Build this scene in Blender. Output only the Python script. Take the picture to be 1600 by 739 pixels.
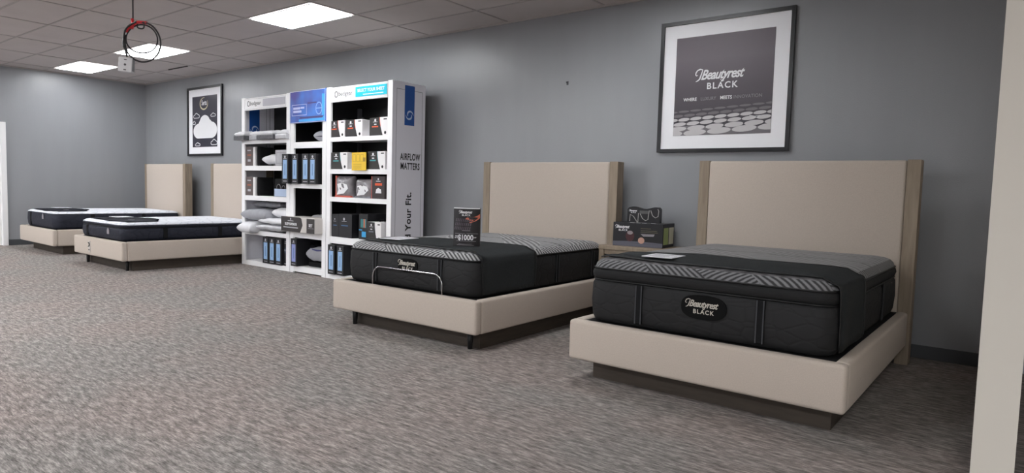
import bpy, bmesh, math, random
from mathutils import Matrix, Vector
random.seed(7)
for o in list(bpy.data.objects): bpy.data.objects.remove(o)
SC = bpy.context.scene
COL = SC.collection
PI = math.pi
R = math.radians

# ------------------------------------------------------------------ camera
cam = bpy.data.cameras.new('camera'); cam.sensor_width = 36.0; cam.sensor_fit = 'HORIZONTAL'
cam.lens = 1029.5 / 1600 * 36; cam.clip_start = .05; cam.clip_end = 60
co = bpy.data.objects.new('camera', cam); COL.objects.link(co)
yaw, pit, rol = R(37.9962), R(-4.057), R(1.5906)
F = Vector((-math.sin(yaw)*math.cos(pit), math.cos(yaw)*math.cos(pit), math.sin(pit)))
Rt = Vector((math.cos(yaw), math.sin(yaw), 0)); Up = Rt.cross(F)
R2 = Rt*math.cos(rol) + Up*math.sin(rol); U2 = -Rt*math.sin(rol) + Up*math.cos(rol)
m = Matrix((R2, U2, -F)).transposed().to_4x4(); m.translation = Vector((0, -6.1082, 1.2499))
co.matrix_world = m
SC.camera = co

# ------------------------------------------------------------------ world, exposure
w = bpy.data.worlds.new('world'); SC.world = w; w.use_nodes = True
w.node_tree.nodes['Background'].inputs[0].default_value = (.8, .85, .9, 1)
w.node_tree.nodes['Background'].inputs[1].default_value = .05
SC.view_settings.view_transform = 'Standard'
SC.view_settings.look = 'None'
SC.view_settings.gamma = 1
SC.view_settings.use_curve_mapping = False
SC.view_settings.exposure = 0.0
LIGHT = 26.5          # emission of the ceiling panels
H = 3.2               # ceiling height
# ceiling troffers: centre x, y (long side along x), strength factor
PANELS = [(-6.845, -1.475, .63), (-10.70, -1.475, .63), (-13.28, -1.475, .63), (-2.98, -1.475, .55),
          (-13.28, -5.145, 1.6), (-10.70, -5.145, .95), (-6.845, -5.145, 1.85), (-2.98, -5.145, .98), (-6.845, -8.815, .45), (-2.98, -8.815, .45)]  # last two rows unseen, added and tuned to brighten the room
PANELS += [(x, y, 3.0) for x in (-13.28, -10.70, .88, 4.70) for y in (-8.815, -12.49, -16.16)]  # unseen back and side rows, added over-bright to light walls and bed fronts

# ------------------------------------------------------------------ materials
MATS = {}
def srgb(c):
    return tuple(((x/255)/12.92 if x/255 <= .04045 else (((x/255)+.055)/1.055)**2.4) for x in c) + (1,)
def mat(name, rgb, rough=.6, metal=0., spec=.5, emis=0., noise=0., nscale=20., bump=0., bscale=200., stretch=None, lin=False, coat=0., alpha=1., sheen=0.):
    if name in MATS: return MATS[name]
    M = bpy.data.materials.new(name); M.use_nodes = True; N = M.node_tree.nodes; L = M.node_tree.links
    b = N['Principled BSDF']; c = rgb + (1,) if lin else srgb(rgb)
    b.inputs['Base Color'].default_value = c; b.inputs['Roughness'].default_value = rough
    b.inputs['Metallic'].default_value = metal; b.inputs['Specular IOR Level'].default_value = spec
    b.inputs['Coat Weight'].default_value = coat; b.inputs['Alpha'].default_value = alpha
    if sheen: b.inputs['Sheen Weight'].default_value = sheen
    if emis:
        b.inputs['Emission Color'].default_value = (.965, .985, 1, 1); b.inputs['Emission Strength'].default_value = emis
    if noise or bump:
        tc = N.new('ShaderNodeTexCoord'); mp = N.new('ShaderNodeMapping'); L.new(tc.outputs['Object'], mp.inputs[0])
        if stretch: mp.inputs['Scale'].default_value = stretch
        if noise:
            n = N.new('ShaderNodeTexNoise'); n.inputs['Scale'].default_value = nscale; n.inputs['Detail'].default_value = 5
            L.new(mp.outputs[0], n.inputs['Vector'])
            r = N.new('ShaderNodeValToRGB'); r.color_ramp.elements[0].position = .3; r.color_ramp.elements[1].position = .7
            r.color_ramp.elements[0].color = tuple(max(0, x*(1-noise)) for x in c[:3]) + (1,)
            r.color_ramp.elements[1].color = tuple(min(1, x*(1+noise)) for x in c[:3]) + (1,)
            L.new(n.outputs['Fac'], r.inputs[0]); L.new(r.outputs[0], b.inputs['Base Color'])
        if bump:
            n2 = N.new('ShaderNodeTexNoise'); n2.inputs['Scale'].default_value = bscale; n2.inputs['Detail'].default_value = 3
            L.new(mp.outputs[0], n2.inputs['Vector'])
            bp = N.new('ShaderNodeBump'); bp.inputs['Strength'].default_value = bump; bp.inputs['Distance'].default_value = .01
            L.new(n2.outputs['Fac'], bp.inputs['Height']); L.new(bp.outputs[0], b.inputs['Normal'])
    MATS[name] = M
    return M

def node_mat(name):
    M = bpy.data.materials.new(name); M.use_nodes = True; MATS[name] = M
    return M, M.node_tree.nodes, M.node_tree.links, M.node_tree.nodes['Principled BSDF']
def mth(N, L, op, a, b=None, c=None):
    n = N.new('ShaderNodeMath'); n.operation = op
    for i, v in enumerate((a, b, c)):
        if v is None: continue
        if isinstance(v, (int, float)): n.inputs[i].default_value = v
        else: L.new(v, n.inputs[i])
    return n.outputs[0]
def mixc(N, L, f, c1, c2):
    n = N.new('ShaderNodeMix'); n.data_type = 'RGBA'
    if isinstance(f, (int, float)): n.inputs[0].default_value = f
    else: L.new(f, n.inputs[0])
    for i, c in ((6, c1), (7, c2)):
        if isinstance(c, tuple): n.inputs[i].default_value = c
        else: L.new(c, n.inputs[i])
    return n.outputs[2]

# eggshell grey-blue wall paint with roller streaks
def wall_material():
    M, N, L, b = node_mat('wall_paint')
    tc = N.new('ShaderNodeTexCoord')
    mp = N.new('ShaderNodeMapping'); mp.inputs['Scale'].default_value = (1, 1, .16); L.new(tc.outputs['Object'], mp.inputs[0])
    n1 = N.new('ShaderNodeTexNoise'); n1.inputs['Scale'].default_value = 5; n1.inputs['Detail'].default_value = 4; L.new(mp.outputs[0], n1.inputs['Vector'])
    n2 = N.new('ShaderNodeTexNoise'); n2.inputs['Scale'].default_value = 120; n2.inputs['Detail'].default_value = 3; L.new(tc.outputs['Object'], n2.inputs['Vector'])
    base = mixc(N, L, n1.outputs['Fac'], (.275, .281, .300, 1), (.307, .313, .332, 1))
    L.new(base, b.inputs['Base Color'])
    rr = mth(N, L, 'MULTIPLY_ADD', n1.outputs['Fac'], .12, .18); L.new(rr, b.inputs['Roughness'])
    b.inputs['Specular IOR Level'].default_value = .5
    h = mth(N, L, 'MULTIPLY_ADD', n1.outputs['Fac'], 2.2, n2.outputs['Fac'])
    bp = N.new('ShaderNodeBump'); bp.inputs['Strength'].default_value = .16; bp.inputs['Distance'].default_value = .01
    L.new(h, bp.inputs['Height']); L.new(bp.outputs[0], b.inputs['Normal'])
    return M
WALL = wall_material()

# carpet with short streaky dashes
def carpet_material():
    M, N, L, b = node_mat('carpet')
    tc = N.new('ShaderNodeTexCoord')
    def ns(scale, st, det=4, rot=0.):
        mp = N.new('ShaderNodeMapping'); mp.inputs['Scale'].default_value = st; mp.inputs['Rotation'].default_value = (0, 0, rot)
        L.new(tc.outputs['Object'], mp.inputs[0])
        n = N.new('ShaderNodeTexNoise'); n.inputs['Scale'].default_value = scale; n.inputs['Detail'].default_value = det
        L.new(mp.outputs[0], n.inputs['Vector']); return n.outputs['Fac']
    a = ns(7, (1.3, 6.5, 1), 5); c = ns(24, (1.1, 7, 1), 3); d = ns(.9, (1, 1.4, 1), 3); g = ns(230, (1, 1, 1), 2)
    r = N.new('ShaderNodeValToRGB'); e = r.color_ramp.elements
    e[0].position = .36; e[0].color = srgb((88, 82, 80)); e[1].position = .64; e[1].color = srgb((182, 172, 166))
    k = e.new(.5); k.color = srgb((133, 126, 123))
    v = mth(N, L, 'MULTIPLY', a, .45); v = mth(N, L, 'MULTIPLY_ADD', c, .40, v); v = mth(N, L, 'MULTIPLY_ADD', g, .15, v)
    L.new(v, r.inputs[0])
    r2 = N.new('ShaderNodeValToRGB'); e = r2.color_ramp.elements
    e[0].position = .4; e[0].color = (.95, .985, .985, 1); e[1].position = .6; e[1].color = (1.03, .995, .985, 1)
    L.new(d, r2.inputs[0])
    mx = N.new('ShaderNodeMix'); mx.data_type = 'RGBA'; mx.blend_type = 'MULTIPLY'; mx.inputs[0].default_value = 1
    L.new(r.outputs[0], mx.inputs[6]); L.new(r2.outputs[0], mx.inputs[7]); L.new(mx.outputs[2], b.inputs['Base Color'])
    b.inputs['Roughness'].default_value = .95; b.inputs['Specular IOR Level'].default_value = .15
    bp = N.new('ShaderNodeBump'); bp.inputs['Strength'].default_value = .5; bp.inputs['Distance'].default_value = .006
    L.new(v, bp.inputs['Height']); L.new(bp.outputs[0], b.inputs['Normal'])
    return M
CARPET = carpet_material()

# patterned mattress ticking: herringbone stripes with dark seam lines
def ticking(name, dark, light, seam, freq, seamgap, contrast, slope):
    M, N, L, b = node_mat(name)
    tc = N.new('ShaderNodeTexCoord'); sp = N.new('ShaderNodeSeparateXYZ'); L.new(tc.outputs['Object'], sp.inputs[0])
    nz = N.new('ShaderNodeTexNoise'); nz.inputs['Scale'].default_value = 2.2; L.new(tc.outputs['Object'], nz.inputs['Vector'])
    x = sp.outputs[0]; yv = mth(N, L, 'ADD', sp.outputs[1], sp.outputs[2])
    y2 = mth(N, L, 'MULTIPLY_ADD', nz.outputs['Fac'], .35, yv)
    band = mth(N, L, 'SINE', mth(N, L, 'MULTIPLY_ADD', y2, 7.5, mth(N, L, 'MULTIPLY', x, 8.5)))
    sgn = mth(N, L, 'SIGN', band)
    ph = mth(N, L, 'MULTIPLY_ADD', mth(N, L, 'MULTIPLY', sgn, x), slope, yv)
    ph = mth(N, L, 'MULTIPLY_ADD', nz.outputs['Fac'], .10, ph)
    st = mth(N, L, 'SINE', mth(N, L, 'MULTIPLY', ph, freq))
    st = mth(N, L, 'MULTIPLY_ADD', st, .5*contrast, .5)
    # fine weave
    n3 = N.new('ShaderNodeTexNoise'); n3.inputs['Scale'].default_value = 90; L.new(tc.outputs['Object'], n3.inputs['Vector'])
    st2 = mth(N, L, 'MULTIPLY_ADD', mth(N, L, 'SUBTRACT', n3.outputs['Fac'], .5), .7, st)
    cl = N.new('ShaderNodeClamp'); L.new(st2, cl.inputs[0])
    col = mixc(N, L, cl.outputs[0], dark, light)
    # seams
    q = mth(N, L, 'MULTIPLY', y2, 1/seamgap); q = mth(N, L, 'FRACT', q); q = mth(N, L, 'ABSOLUTE', mth(N, L, 'SUBTRACT', q, .5))
    sm = mth(N, L, 'LESS_THAN', q, .028)
    col = mixc(N, L, sm, col, seam)
    L.new(col, b.inputs['Base Color']); b.inputs['Roughness'].default_value = .75
    b.inputs['Sheen Weight'].default_value = .15
    hh = mth(N, L, 'SUBTRACT', mth(N, L, 'MINIMUM', q, .12), 0)
    hh = mth(N, L, 'MULTIPLY_ADD', cl.outputs[0], .01, hh)
    bp = N.new('ShaderNodeBump'); bp.inputs['Strength'].default_value = .6; bp.inputs['Distance'].default_value = .03
    L.new(hh, bp.inputs['Height']); L.new(bp.outputs[0], b.inputs['Normal'])
    return M
TICK1 = ticking('charcoal_ticking', (.050, .048, .052, 1), (.165, .158, .166, 1), (.022, .022, .024, 1), 70, .46, .9, 1.0)
EDGE1 = ticking('striped_edge_ticking', (.022, .022, .024, 1), (.20, .20, .21, 1), (.022, .022, .024, 1), 150, 3.1, 1.5, 1.0)
TICK2 = ticking('silver_ticking', (.045, .045, .048, 1), (.34, .34, .35, 1), (.016, .016, .017, 1), 88, .5, 1.3, 1.0)
EDGE2 = ticking('silver_edge_ticking', (.035, .035, .038, 1), (.42, .42, .43, 1), (.016, .016, .017, 1), 150, 3.1, 1.5, 1.0)
# quilted side fabric
def quilt(name, c1, c2):
    M, N, L, b = node_mat(name)
    tc = N.new('ShaderNodeTexCoord'); wv = N.new('ShaderNodeTexVoronoi'); wv.feature = 'DISTANCE_TO_EDGE'
    mp = N.new('ShaderNodeMapping'); mp.inputs['Scale'].default_value = (1, 1, 2); L.new(tc.outputs['Object'], mp.inputs[0])
    wv.inputs['Scale'].default_value = 7; L.new(mp.outputs[0], wv.inputs['Vector'])
    s = mth(N, L, 'MINIMUM', wv.outputs['Distance'], .1); s = mth(N, L, 'MULTIPLY', s, 10)
    L.new(mixc(N, L, s, c1, c2), b.inputs['Base Color'])
    b.inputs['Roughness'].default_value = .7; b.inputs['Specular IOR Level'].default_value = .3
    bp = N.new('ShaderNodeBump'); bp.inputs['Strength'].default_value = .16; bp.inputs['Distance'].default_value = .012
    L.new(s, bp.inputs['Height']); L.new(bp.outputs[0], b.inputs['Normal'])
    return M
QB = quilt('black_quilt', (.0140, .0140, .0150, 1), (.0160, .0160, .0172, 1))
QN = quilt('navy_quilt', (.012, .014, .024, 1), (.019, .021, .033, 1))
WTICK = quilt('white_ticking', (.60, .62, .68, 1), (.76, .78, .84, 1))

def wood_material():
    M, N, L, b = node_mat('weathered_oak')
    tc = N.new('ShaderNodeTexCoord'); mp = N.new('ShaderNodeMapping'); mp.inputs['Scale'].default_value = (9, 9, .9)
    L.new(tc.outputs['Object'], mp.inputs[0]); n = N.new('ShaderNodeTexNoise'); n.inputs['Scale'].default_value = 3; n.inputs['Detail'].default_value = 8
    n.inputs['Distortion'].default_value = .6; L.new(mp.outputs[0], n.inputs['Vector'])
    r = N.new('ShaderNodeValToRGB'); e = r.color_ramp.elements
    e[0].position = .3; e[0].color = srgb((132, 117, 101)); e[1].position = .7; e[1].color = srgb((156, 141, 123))
    L.new(n.outputs['Fac'], r.inputs[0]); L.new(r.outputs[0], b.inputs['Base Color']); b.inputs['Roughness'].default_value = .6
    return M
WOOD = wood_material()
LINEN = mat('beige_linen', (192, 180, 169), .9, noise=.045, nscale=160, bump=.25, bscale=420, spec=.2, sheen=.1)
BLK = mat('black_fabric', (22, 22, 24), .85, spec=.2)
PIPE = mat('black_piping', (14, 14, 16), .5)
COVER = mat('charcoal_cover', (72, 75, 77), .85, noise=.08, nscale=60, spec=.25)
NAVYC = mat('navy_cover', (34, 36, 50), .7)
BAND = mat('black_band', (15, 15, 17), .8, bump=.2, bscale=50, stretch=(1, 1, 6))
STRAP = mat('strap_grey', (58, 59, 63), .7)
CHROME = mat('chrome', (200, 200, 205), .12, metal=1.)
WHITE = mat('white_paint', (232, 231, 232), .45)
SHWHITE = mat('white_laminate', (252, 252, 254), .4)
SHGREY = mat('printed_grey_panel', (236, 235, 243), .35)
SHBLACK = mat('black_laminate', (13, 13, 15), .4)
POSTGREY = mat('grey_metal_post', (70, 70, 74), .4)
INK = mat('black_ink', (18, 18, 22), .5)
WINK = mat('white_ink', (235, 235, 238), .5)
GINK = mat('grey_ink', (140, 136, 142), .5)
BLUE = mat('blue_print', (28, 82, 158), .4)
SKY = mat('pale_blue_print', (150, 186, 226), .4)
CYAN = mat('cyan_print', (16, 196, 220), .4)
ORANGE = mat('orange_print', (226, 92, 52), .5)
TEAL = mat('teal_print', (70, 160, 165), .5)
YEL = mat('yellow_card', (240, 200, 60), .6)
BOXBLK = mat('black_carton', (30, 30, 34), .45)
BOXCH = mat('charcoal_carton', (44, 42, 42), .5)
BOXW = mat('white_carton', (242, 240, 241), .45)
PAPER = mat('paper', (226, 226, 232), .6)
PLAST = mat('clear_wrap', (185, 185, 190), .22, noise=.12, nscale=14, coat=.4)
PLASTG = mat('grey_wrap', (120, 120, 126), .25, noise=.2, nscale=12, coat=.4)
PILLOWM = mat('white_pillow_fabric', (226, 226, 230), .8, noise=.05, nscale=9, bump=.3, bscale=14)
GREYP = mat('grey_pillow_fabric', (160, 161, 167), .8, noise=.1, nscale=9, bump=.3, bscale=12)
FRAMEM = mat('black_frame', (24, 24, 28), .3)
MATW = mat('mat_board', (246, 246, 250), .5)

# ------------------------------------------------------------------ mesh helpers
def obj(name, bm, material, parent=None, smooth=False):
    me = bpy.data.meshes.new(name); bm.to_mesh(me); bm.free()
    o = bpy.data.objects.new(name, me); COL.objects.link(o)
    if material: me.materials.append(material)
    if smooth: me.shade_smooth()
    if parent: o.parent = parent
    return o
def struct(name, bm, material):
    o = obj(name, bm, material); o['kind'] = 'structure'; return o
def thing(name, label, cat, loc=(0, 0, 0), rz=0., group=None):
    o = bpy.data.objects.new(name, None); COL.objects.link(o); o.location = loc; o.rotation_euler = (0, 0, rz)
    o.empty_display_size = .1
    o['label'] = label; o['category'] = cat
    if group: o['group'] = group
    return o
def tag(o, label, cat, group=None):
    o['label'] = label; o['category'] = cat
    if group: o['group'] = group
    return o
def box(bm, x0, x1, y0, y1, z0, z1, bev=0., seg=2):
    r = bmesh.ops.create_cube(bm, size=1)
    vs = r['verts']
    for v in vs:
        v.co = Vector(((x0+x1)/2 + v.co.x*(x1-x0), (y0+y1)/2 + v.co.y*(y1-y0), (z0+z1)/2 + v.co.z*(z1-z0)))
    if bev > 0:
        es = list({e for v in vs for e in v.link_edges})
        bmesh.ops.bevel(bm, geom=es, offset=bev, segments=seg, profile=.5, affect='EDGES')
    return bm
def B(*a, **k): return box(bmesh.new(), *a, **k)
def tube(bm, pts, r, n=8, closed=False):
    pts = [Vector(p) for p in pts]; rings = []; N = len(pts); prev = None
    for i, p in enumerate(pts):
        a = pts[(i-1) % N] if (closed or i > 0) else p; c = pts[(i+1) % N] if (closed or i < N-1) else p
        t = (c-a).normalized()
        u = prev - t*prev.dot(t) if prev is not None else t.cross(Vector((0, 0, 1)) if abs(t.z) < .9 else Vector((1, 0, 0)))
        u.normalize(); prev = u; v = t.cross(u)
        rr = r[i] if isinstance(r, (list, tuple)) else r
        rings.append([bm.verts.new(p + u*math.cos(2*PI*k/n)*rr + v*math.sin(2*PI*k/n)*rr) for k in range(n)])
    for i in range(N if closed else N-1):
        A, C = rings[i], rings[(i+1) % N]
        for k in range(n): bm.faces.new((A[k], A[(k+1) % n], C[(k+1) % n], C[k]))
    if not closed: bm.faces.new(rings[0][::-1]); bm.faces.new(rings[-1])
    return bm
def poly3(bm, pts, O, U, V, n=.001):
    """flat print: polygon pts (a,b) in the plane O + a U + b V, given a thickness n"""
    O, U, V = Vector(O), Vector(U), Vector(V); Nn = U.cross(V).normalized()
    f = [bm.verts.new(O + U*a + V*b + Nn*n) for a, b in pts]; k = [bm.verts.new(O + U*a + V*b) for a, b in pts]
    bm.faces.new(f)
    for i in range(len(pts)):
        j = (i+1) % len(pts); bm.faces.new((k[i], k[j], f[j], f[i]))
    return bm
def rect3(bm, a0, a1, b0, b1, O, U, V, n=.001): return poly3(bm, [(a0, b0), (a1, b0), (a1, b1), (a0, b1)], O, U, V, n)
def frame3(bm, a0, a1, b0, b1, t, O, U, V, n=.001):
    rect3(bm, a0, a1, b0, b0+t, O, U, V, n); rect3(bm, a0, a1, b1-t, b1, O, U, V, n)
    rect3(bm, a0, a0+t, b0+t, b1-t, O, U, V, n); rect3(bm, a1-t, a1, b0+t, b1-t, O, U, V, n)
def line3(bm, pts, wd, O, U, V, n=.001):
    """stroke of width wd (or list) along pts"""
    L, Rr = [], []
    for i, p in enumerate(pts):
        a = Vector(pts[max(0, i-1)]); c = Vector(pts[min(len(pts)-1, i+1)]); t = (c-a)
        if t.length < 1e-9: t = Vector((1, 0))
        t.normalize(); nn = Vector((-t.y, t.x)); ww = wd[i] if isinstance(wd, (list, tuple)) else wd
        L.append(Vector(p)+nn*ww/2); Rr.append(Vector(p)-nn*ww/2)
    for i in range(len(pts)-1):
        poly3(bm, [tuple(Rr[i]), tuple(Rr[i+1]), tuple(L[i+1]), tuple(L[i])], O, U, V, n)
def disc(ca, cb, ra, rb=None, n=24):
    rb = ra if rb is None else rb
    return [(ca + ra*math.cos(2*PI*i/n), cb + rb*math.sin(2*PI*i/n)) for i in range(n)]
def text(s, size, material, parent, O, U, V, align='CENTER', shear=0., sx=1., off=0., space=1., n=.0012, name='lettering', a=0., b=0.):
    cu = bpy.data.curves.new('lettering', 'FONT'); cu.body = s; cu.size = size; cu.align_x = align; cu.align_y = 'CENTER'
    cu.shear = shear; cu.offset = off; cu.space_character = space; cu.extrude = n/2; cu.resolution_u = 3
    t = bpy.data.objects.new('lettering_tmp', cu); COL.objects.link(t)
    dg = bpy.context.evaluated_depsgraph_get()
    me = bpy.data.meshes.new_from_object(t.evaluated_get(dg)); bpy.data.objects.remove(t); bpy.data.curves.remove(cu)
    O, U, V = Vector(O), Vector(U), Vector(V); Nn = U.cross(V).normalized()
    for v in me.vertices:
        c = v.co.copy(); v.co = O + U*(a + c.x*sx) + V*(b + c.y) + Nn*(c.z + n/2 + .0006)
    me.materials.clear(); me.materials.append(material)
    o = bpy.data.objects.new(name, me); COL.objects.link(o); o.parent = parent
    return o
FX, FZ = (1, 0, 0), (0, 0, 1)            # frame of a face that looks towards -y
def brand(parent, size, O, U, V, material=None, a=0., b=0., second=True, name='lettering'):
    """the flowing Beautyrest wordmark over BLACK"""
    material = material or WINK
    t = text('Beautyrest', size, material, parent, O, U, V, shear=.42, sx=.80, off=size*.022, space=.9, a=a, b=b, n=.0012, name=name)
    s = size
    bm = bmesh.new()
    x0 = a - s*1.93
    # swash of the B running out to the left, foot stroke under it
    line3(bm, [(x0 + s*q, b + s*r) for q, r in ((.52, .42), (.32, .47), (.12, .40), (.0, .24), (-.02, .08), (.06, .0), (.15, .06))],
          [s*.05, s*.09, s*.09, s*.08, s*.07, s*.06, s*.03], O, U, V, .0014)
    line3(bm, [(x0 + s*q, b + s*r) for q, r in ((.0, -.42), (.16, -.36), (.3, -.24), (.42, .1), (.52, .42))],
          [s*.03, s*.08, s*.1, s*.09, s*.06], O, U, V, .0014)
    line3(bm, [(a + s*q, b + s*r) for q, r in ((-.05, -.36), (.05, -.48), (.22, -.5))], [s*.03, s*.06, s*.04], O, U, V, .0014)
    obj('swash', bm, material, parent)
    if second:
        text('BLACK', size*.64, material, parent, O, U, V, off=size*.012, space=1.25, a=a + size*.08, b=b - size*.82, n=.0012, name=name)

def rr(hx, hy, r, nc=6, cx=0, cy=0):
    r = max(min(r, hx*.98, hy*.98), .002); pts = []
    for q, (sx, sy) in enumerate(((1, 1), (-1, 1), (-1, -1), (1, -1))):
        for k in range(nc+1):
            a = q*PI/2 + k/nc*PI/2
            pts.append((cx + sx*(hx-r) + r*math.cos(a), cy + sy*(hy-r) + r*math.sin(a)))
    return pts
def loft(bm, layers, hx, hy, r, nc=6, cap0=True, cap1=True, sub=5):
    """layers of (z, inset); straight runs are subdivided"""
    rings = []
    for z, d in layers:
        p = rr(hx-d, hy-d, r-d*.6, nc); q = []
        for i in range(len(p)):
            a, c = p[i], p[(i+1) % len(p)]
            if i % (nc+1) == nc:
                for k in range(sub): q.append((a[0]+(c[0]-a[0])*k/sub, a[1]+(c[1]-a[1])*k/sub))
            else: q.append(a)
        rings.append([bm.verts.new((x, y, z)) for x, y in q])
    n = len(rings[0])
    for A, C in zip(rings, rings[1:]):
        for k in range(n): bm.faces.new((A[k], A[(k+1) % n], C[(k+1) % n], C[k]))
    if cap0: bm.faces.new(rings[0][::-1])
    if cap1: bm.faces.new(rings[-1])
    return bm

# ------------------------------------------------------------------ the setting
XL, XR, XE, YF = -14.418, -.10, 8.5, -19.0
struct('floor', B(XL-.2, XE, YF, .2, -.1, 0), CARPET)
TILE = mat('ceiling_tile', (196, 189, 187), .9, noise=.03, nscale=3, bump=.3, bscale=300)
GRIDM = mat('ceiling_grid_metal', (172, 166, 164), .6)
struct('ceiling', B(XL-.2, XE, YF, .2, H, H+.1), TILE)
struct('wall_back', B(XL, XE, 0, .15, 0, H), WALL)
# left wall with the white doorway
struct('wall_left', box(box(box(bmesh.new(), XL-.15, XL, -2.40, 0, 0, H), XL-.15, XL, -3.44, -2.40, 2.14, H), XL-.15, XL, YF, -3.44, 0, H), WALL)
struct('wall_front', B(XL, XE, YF-.15, YF, 0, H), mat('front_wall_paint', (150, 152, 156), .6))
struct('wall_right', B(XE, XE+.15, YF, .1, 0, H), mat('right_wall_paint', (176, 172, 160), .7))
# partition whose white end faces the showroom
struct('wall_partition', B(-.115, .022, -3.0, 0, 0, H), mat('white_wall_end', (214, 208, 198), .6))
BASEM = mat('vinyl_baseboard', (72, 74, 78), .5)
struct('baseboard_back', B(XL, -.115, -.012, 0, 0, .105, bev=.003), BASEM)
struct('baseboard_left', B(XL, XL+.012, -2.38, -.012, 0, .105, bev=.003), BASEM)
struct('baseboard_partition', B(-.127, -.115, -2.99, -.012, 0, .105, bev=.003), BASEM)
d = thing('door_1', 'white painted door and casing in the far left wall', 'door', (XL, -2.92, 0)); d['kind'] = 'structure'
bm = bmesh.new(); box(bm, -.10, .03, -.52-.06, -.52+.0, 0, 2.2, .004); box(bm, -.10, .03, .46, .54, 0, 2.2, .004); box(bm, -.10, .03, -.52, .46, 2.12, 2.2, .004)
obj('door_casing', bm, WHITE, d)
bm = B(-.09, -.045, -.52, .46, .005, 2.12)
for z0, z1 in ((.2, .95), (1.1, 1.95)):
    for y0, y1 in ((-.42, -.08), (.02, .36)): box(bm, -.05, -.038, y0, y1, z0, z1, .004)
obj('door_panel', bm, WHITE, d)
bm = bmesh.new(); tube(bm, [(-.045, -.42, 1), (-.01, -.42, 1)], .012); tube(bm, [(-.01, -.42, 1), (-.01, -.31, 1)], .01); obj('door_handle', bm, CHROME, d)

# suspended ceiling grid
GX0, GPX, GY0, GPY = -6.2, 1.287, -.57, .612
bm = bmesh.new()
x = GX0 + 9*GPX
gxs = [GX0 + k*GPX for k in range(-8, 12) if XL < GX0 + k*GPX < XE]
gys = [GY0 - k*GPY for k in range(0, 31) if GY0 - k*GPY > YF]
for x in gxs: box(bm, x-.012, x+.012, YF, 0, H-.006, H+.001)
for y in gys: box(bm, XL, XE, y-.012, y+.012, H-.0055, H+.001)
struct('trim_1', bm, GRIDM)
struct('trim_2', box(box(bmesh.new(), XL, XE, -.022, 0, H-.02, H), XL, XL+.022, YF, 0, H-.02, H), GRIDM)
# one tile sags a little and shows a dark gap
struct('trim_3', B(-12.1, -11.42, GY0-.03, GY0-.012, H-.014, H), mat('tile_gap', (50, 47, 46), .9))

EMIT = {}
def emitter(f):
    if f not in EMIT: EMIT[f] = mat('light_diffuser_%d' % int(f*100), (250, 250, 250), .5, emis=LIGHT*f)
    return EMIT[f]
plabels = ['bright rectangular ceiling light nearest, directly above the shelves', 'bright rectangular ceiling light behind the hanging cable coil',
           'bright rectangular ceiling light farthest away, beside the left wall']
for i, (x, y, f) in enumerate(PANELS):
    lb = plabels[i] if i < 3 else 'unseen rectangular ceiling light above or behind the viewer, tuned to brighten the room'
    t = thing('ceiling_light', lb, 'ceiling light', (x, y, H), 0, 'recessed ceiling lights')
    hw, hd = .60, .286
    bm = bmesh.new(); frame3(bm, -hw-.02, hw+.02, -hd-.01, hd+.01, .022, (0, 0, -.0062), (1, 0, 0), (0, -1, 0), .004)
    obj('light_frame', bm, WHITE, t)
    obj('diffuser', B(-hw, hw, -hd, hd, -.0085, -.0065), emitter(f), t)

# small hook left in the wall
bm = bmesh.new(); tube(bm, [(0, 0, 0), (0, -.02, 0), (0, -.026, .012)], .006, 6); box(bm, -.012, .012, -.003, 0, -.02, .02, .001)
o = obj('wall_hook', bm, mat('dark_metal', (60, 60, 64), .5), None); o.location = (-4.058, 0, 2.43)
tag(o, 'tiny dark hook on the bare grey wall between shelves and large poster', 'hook')

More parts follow.
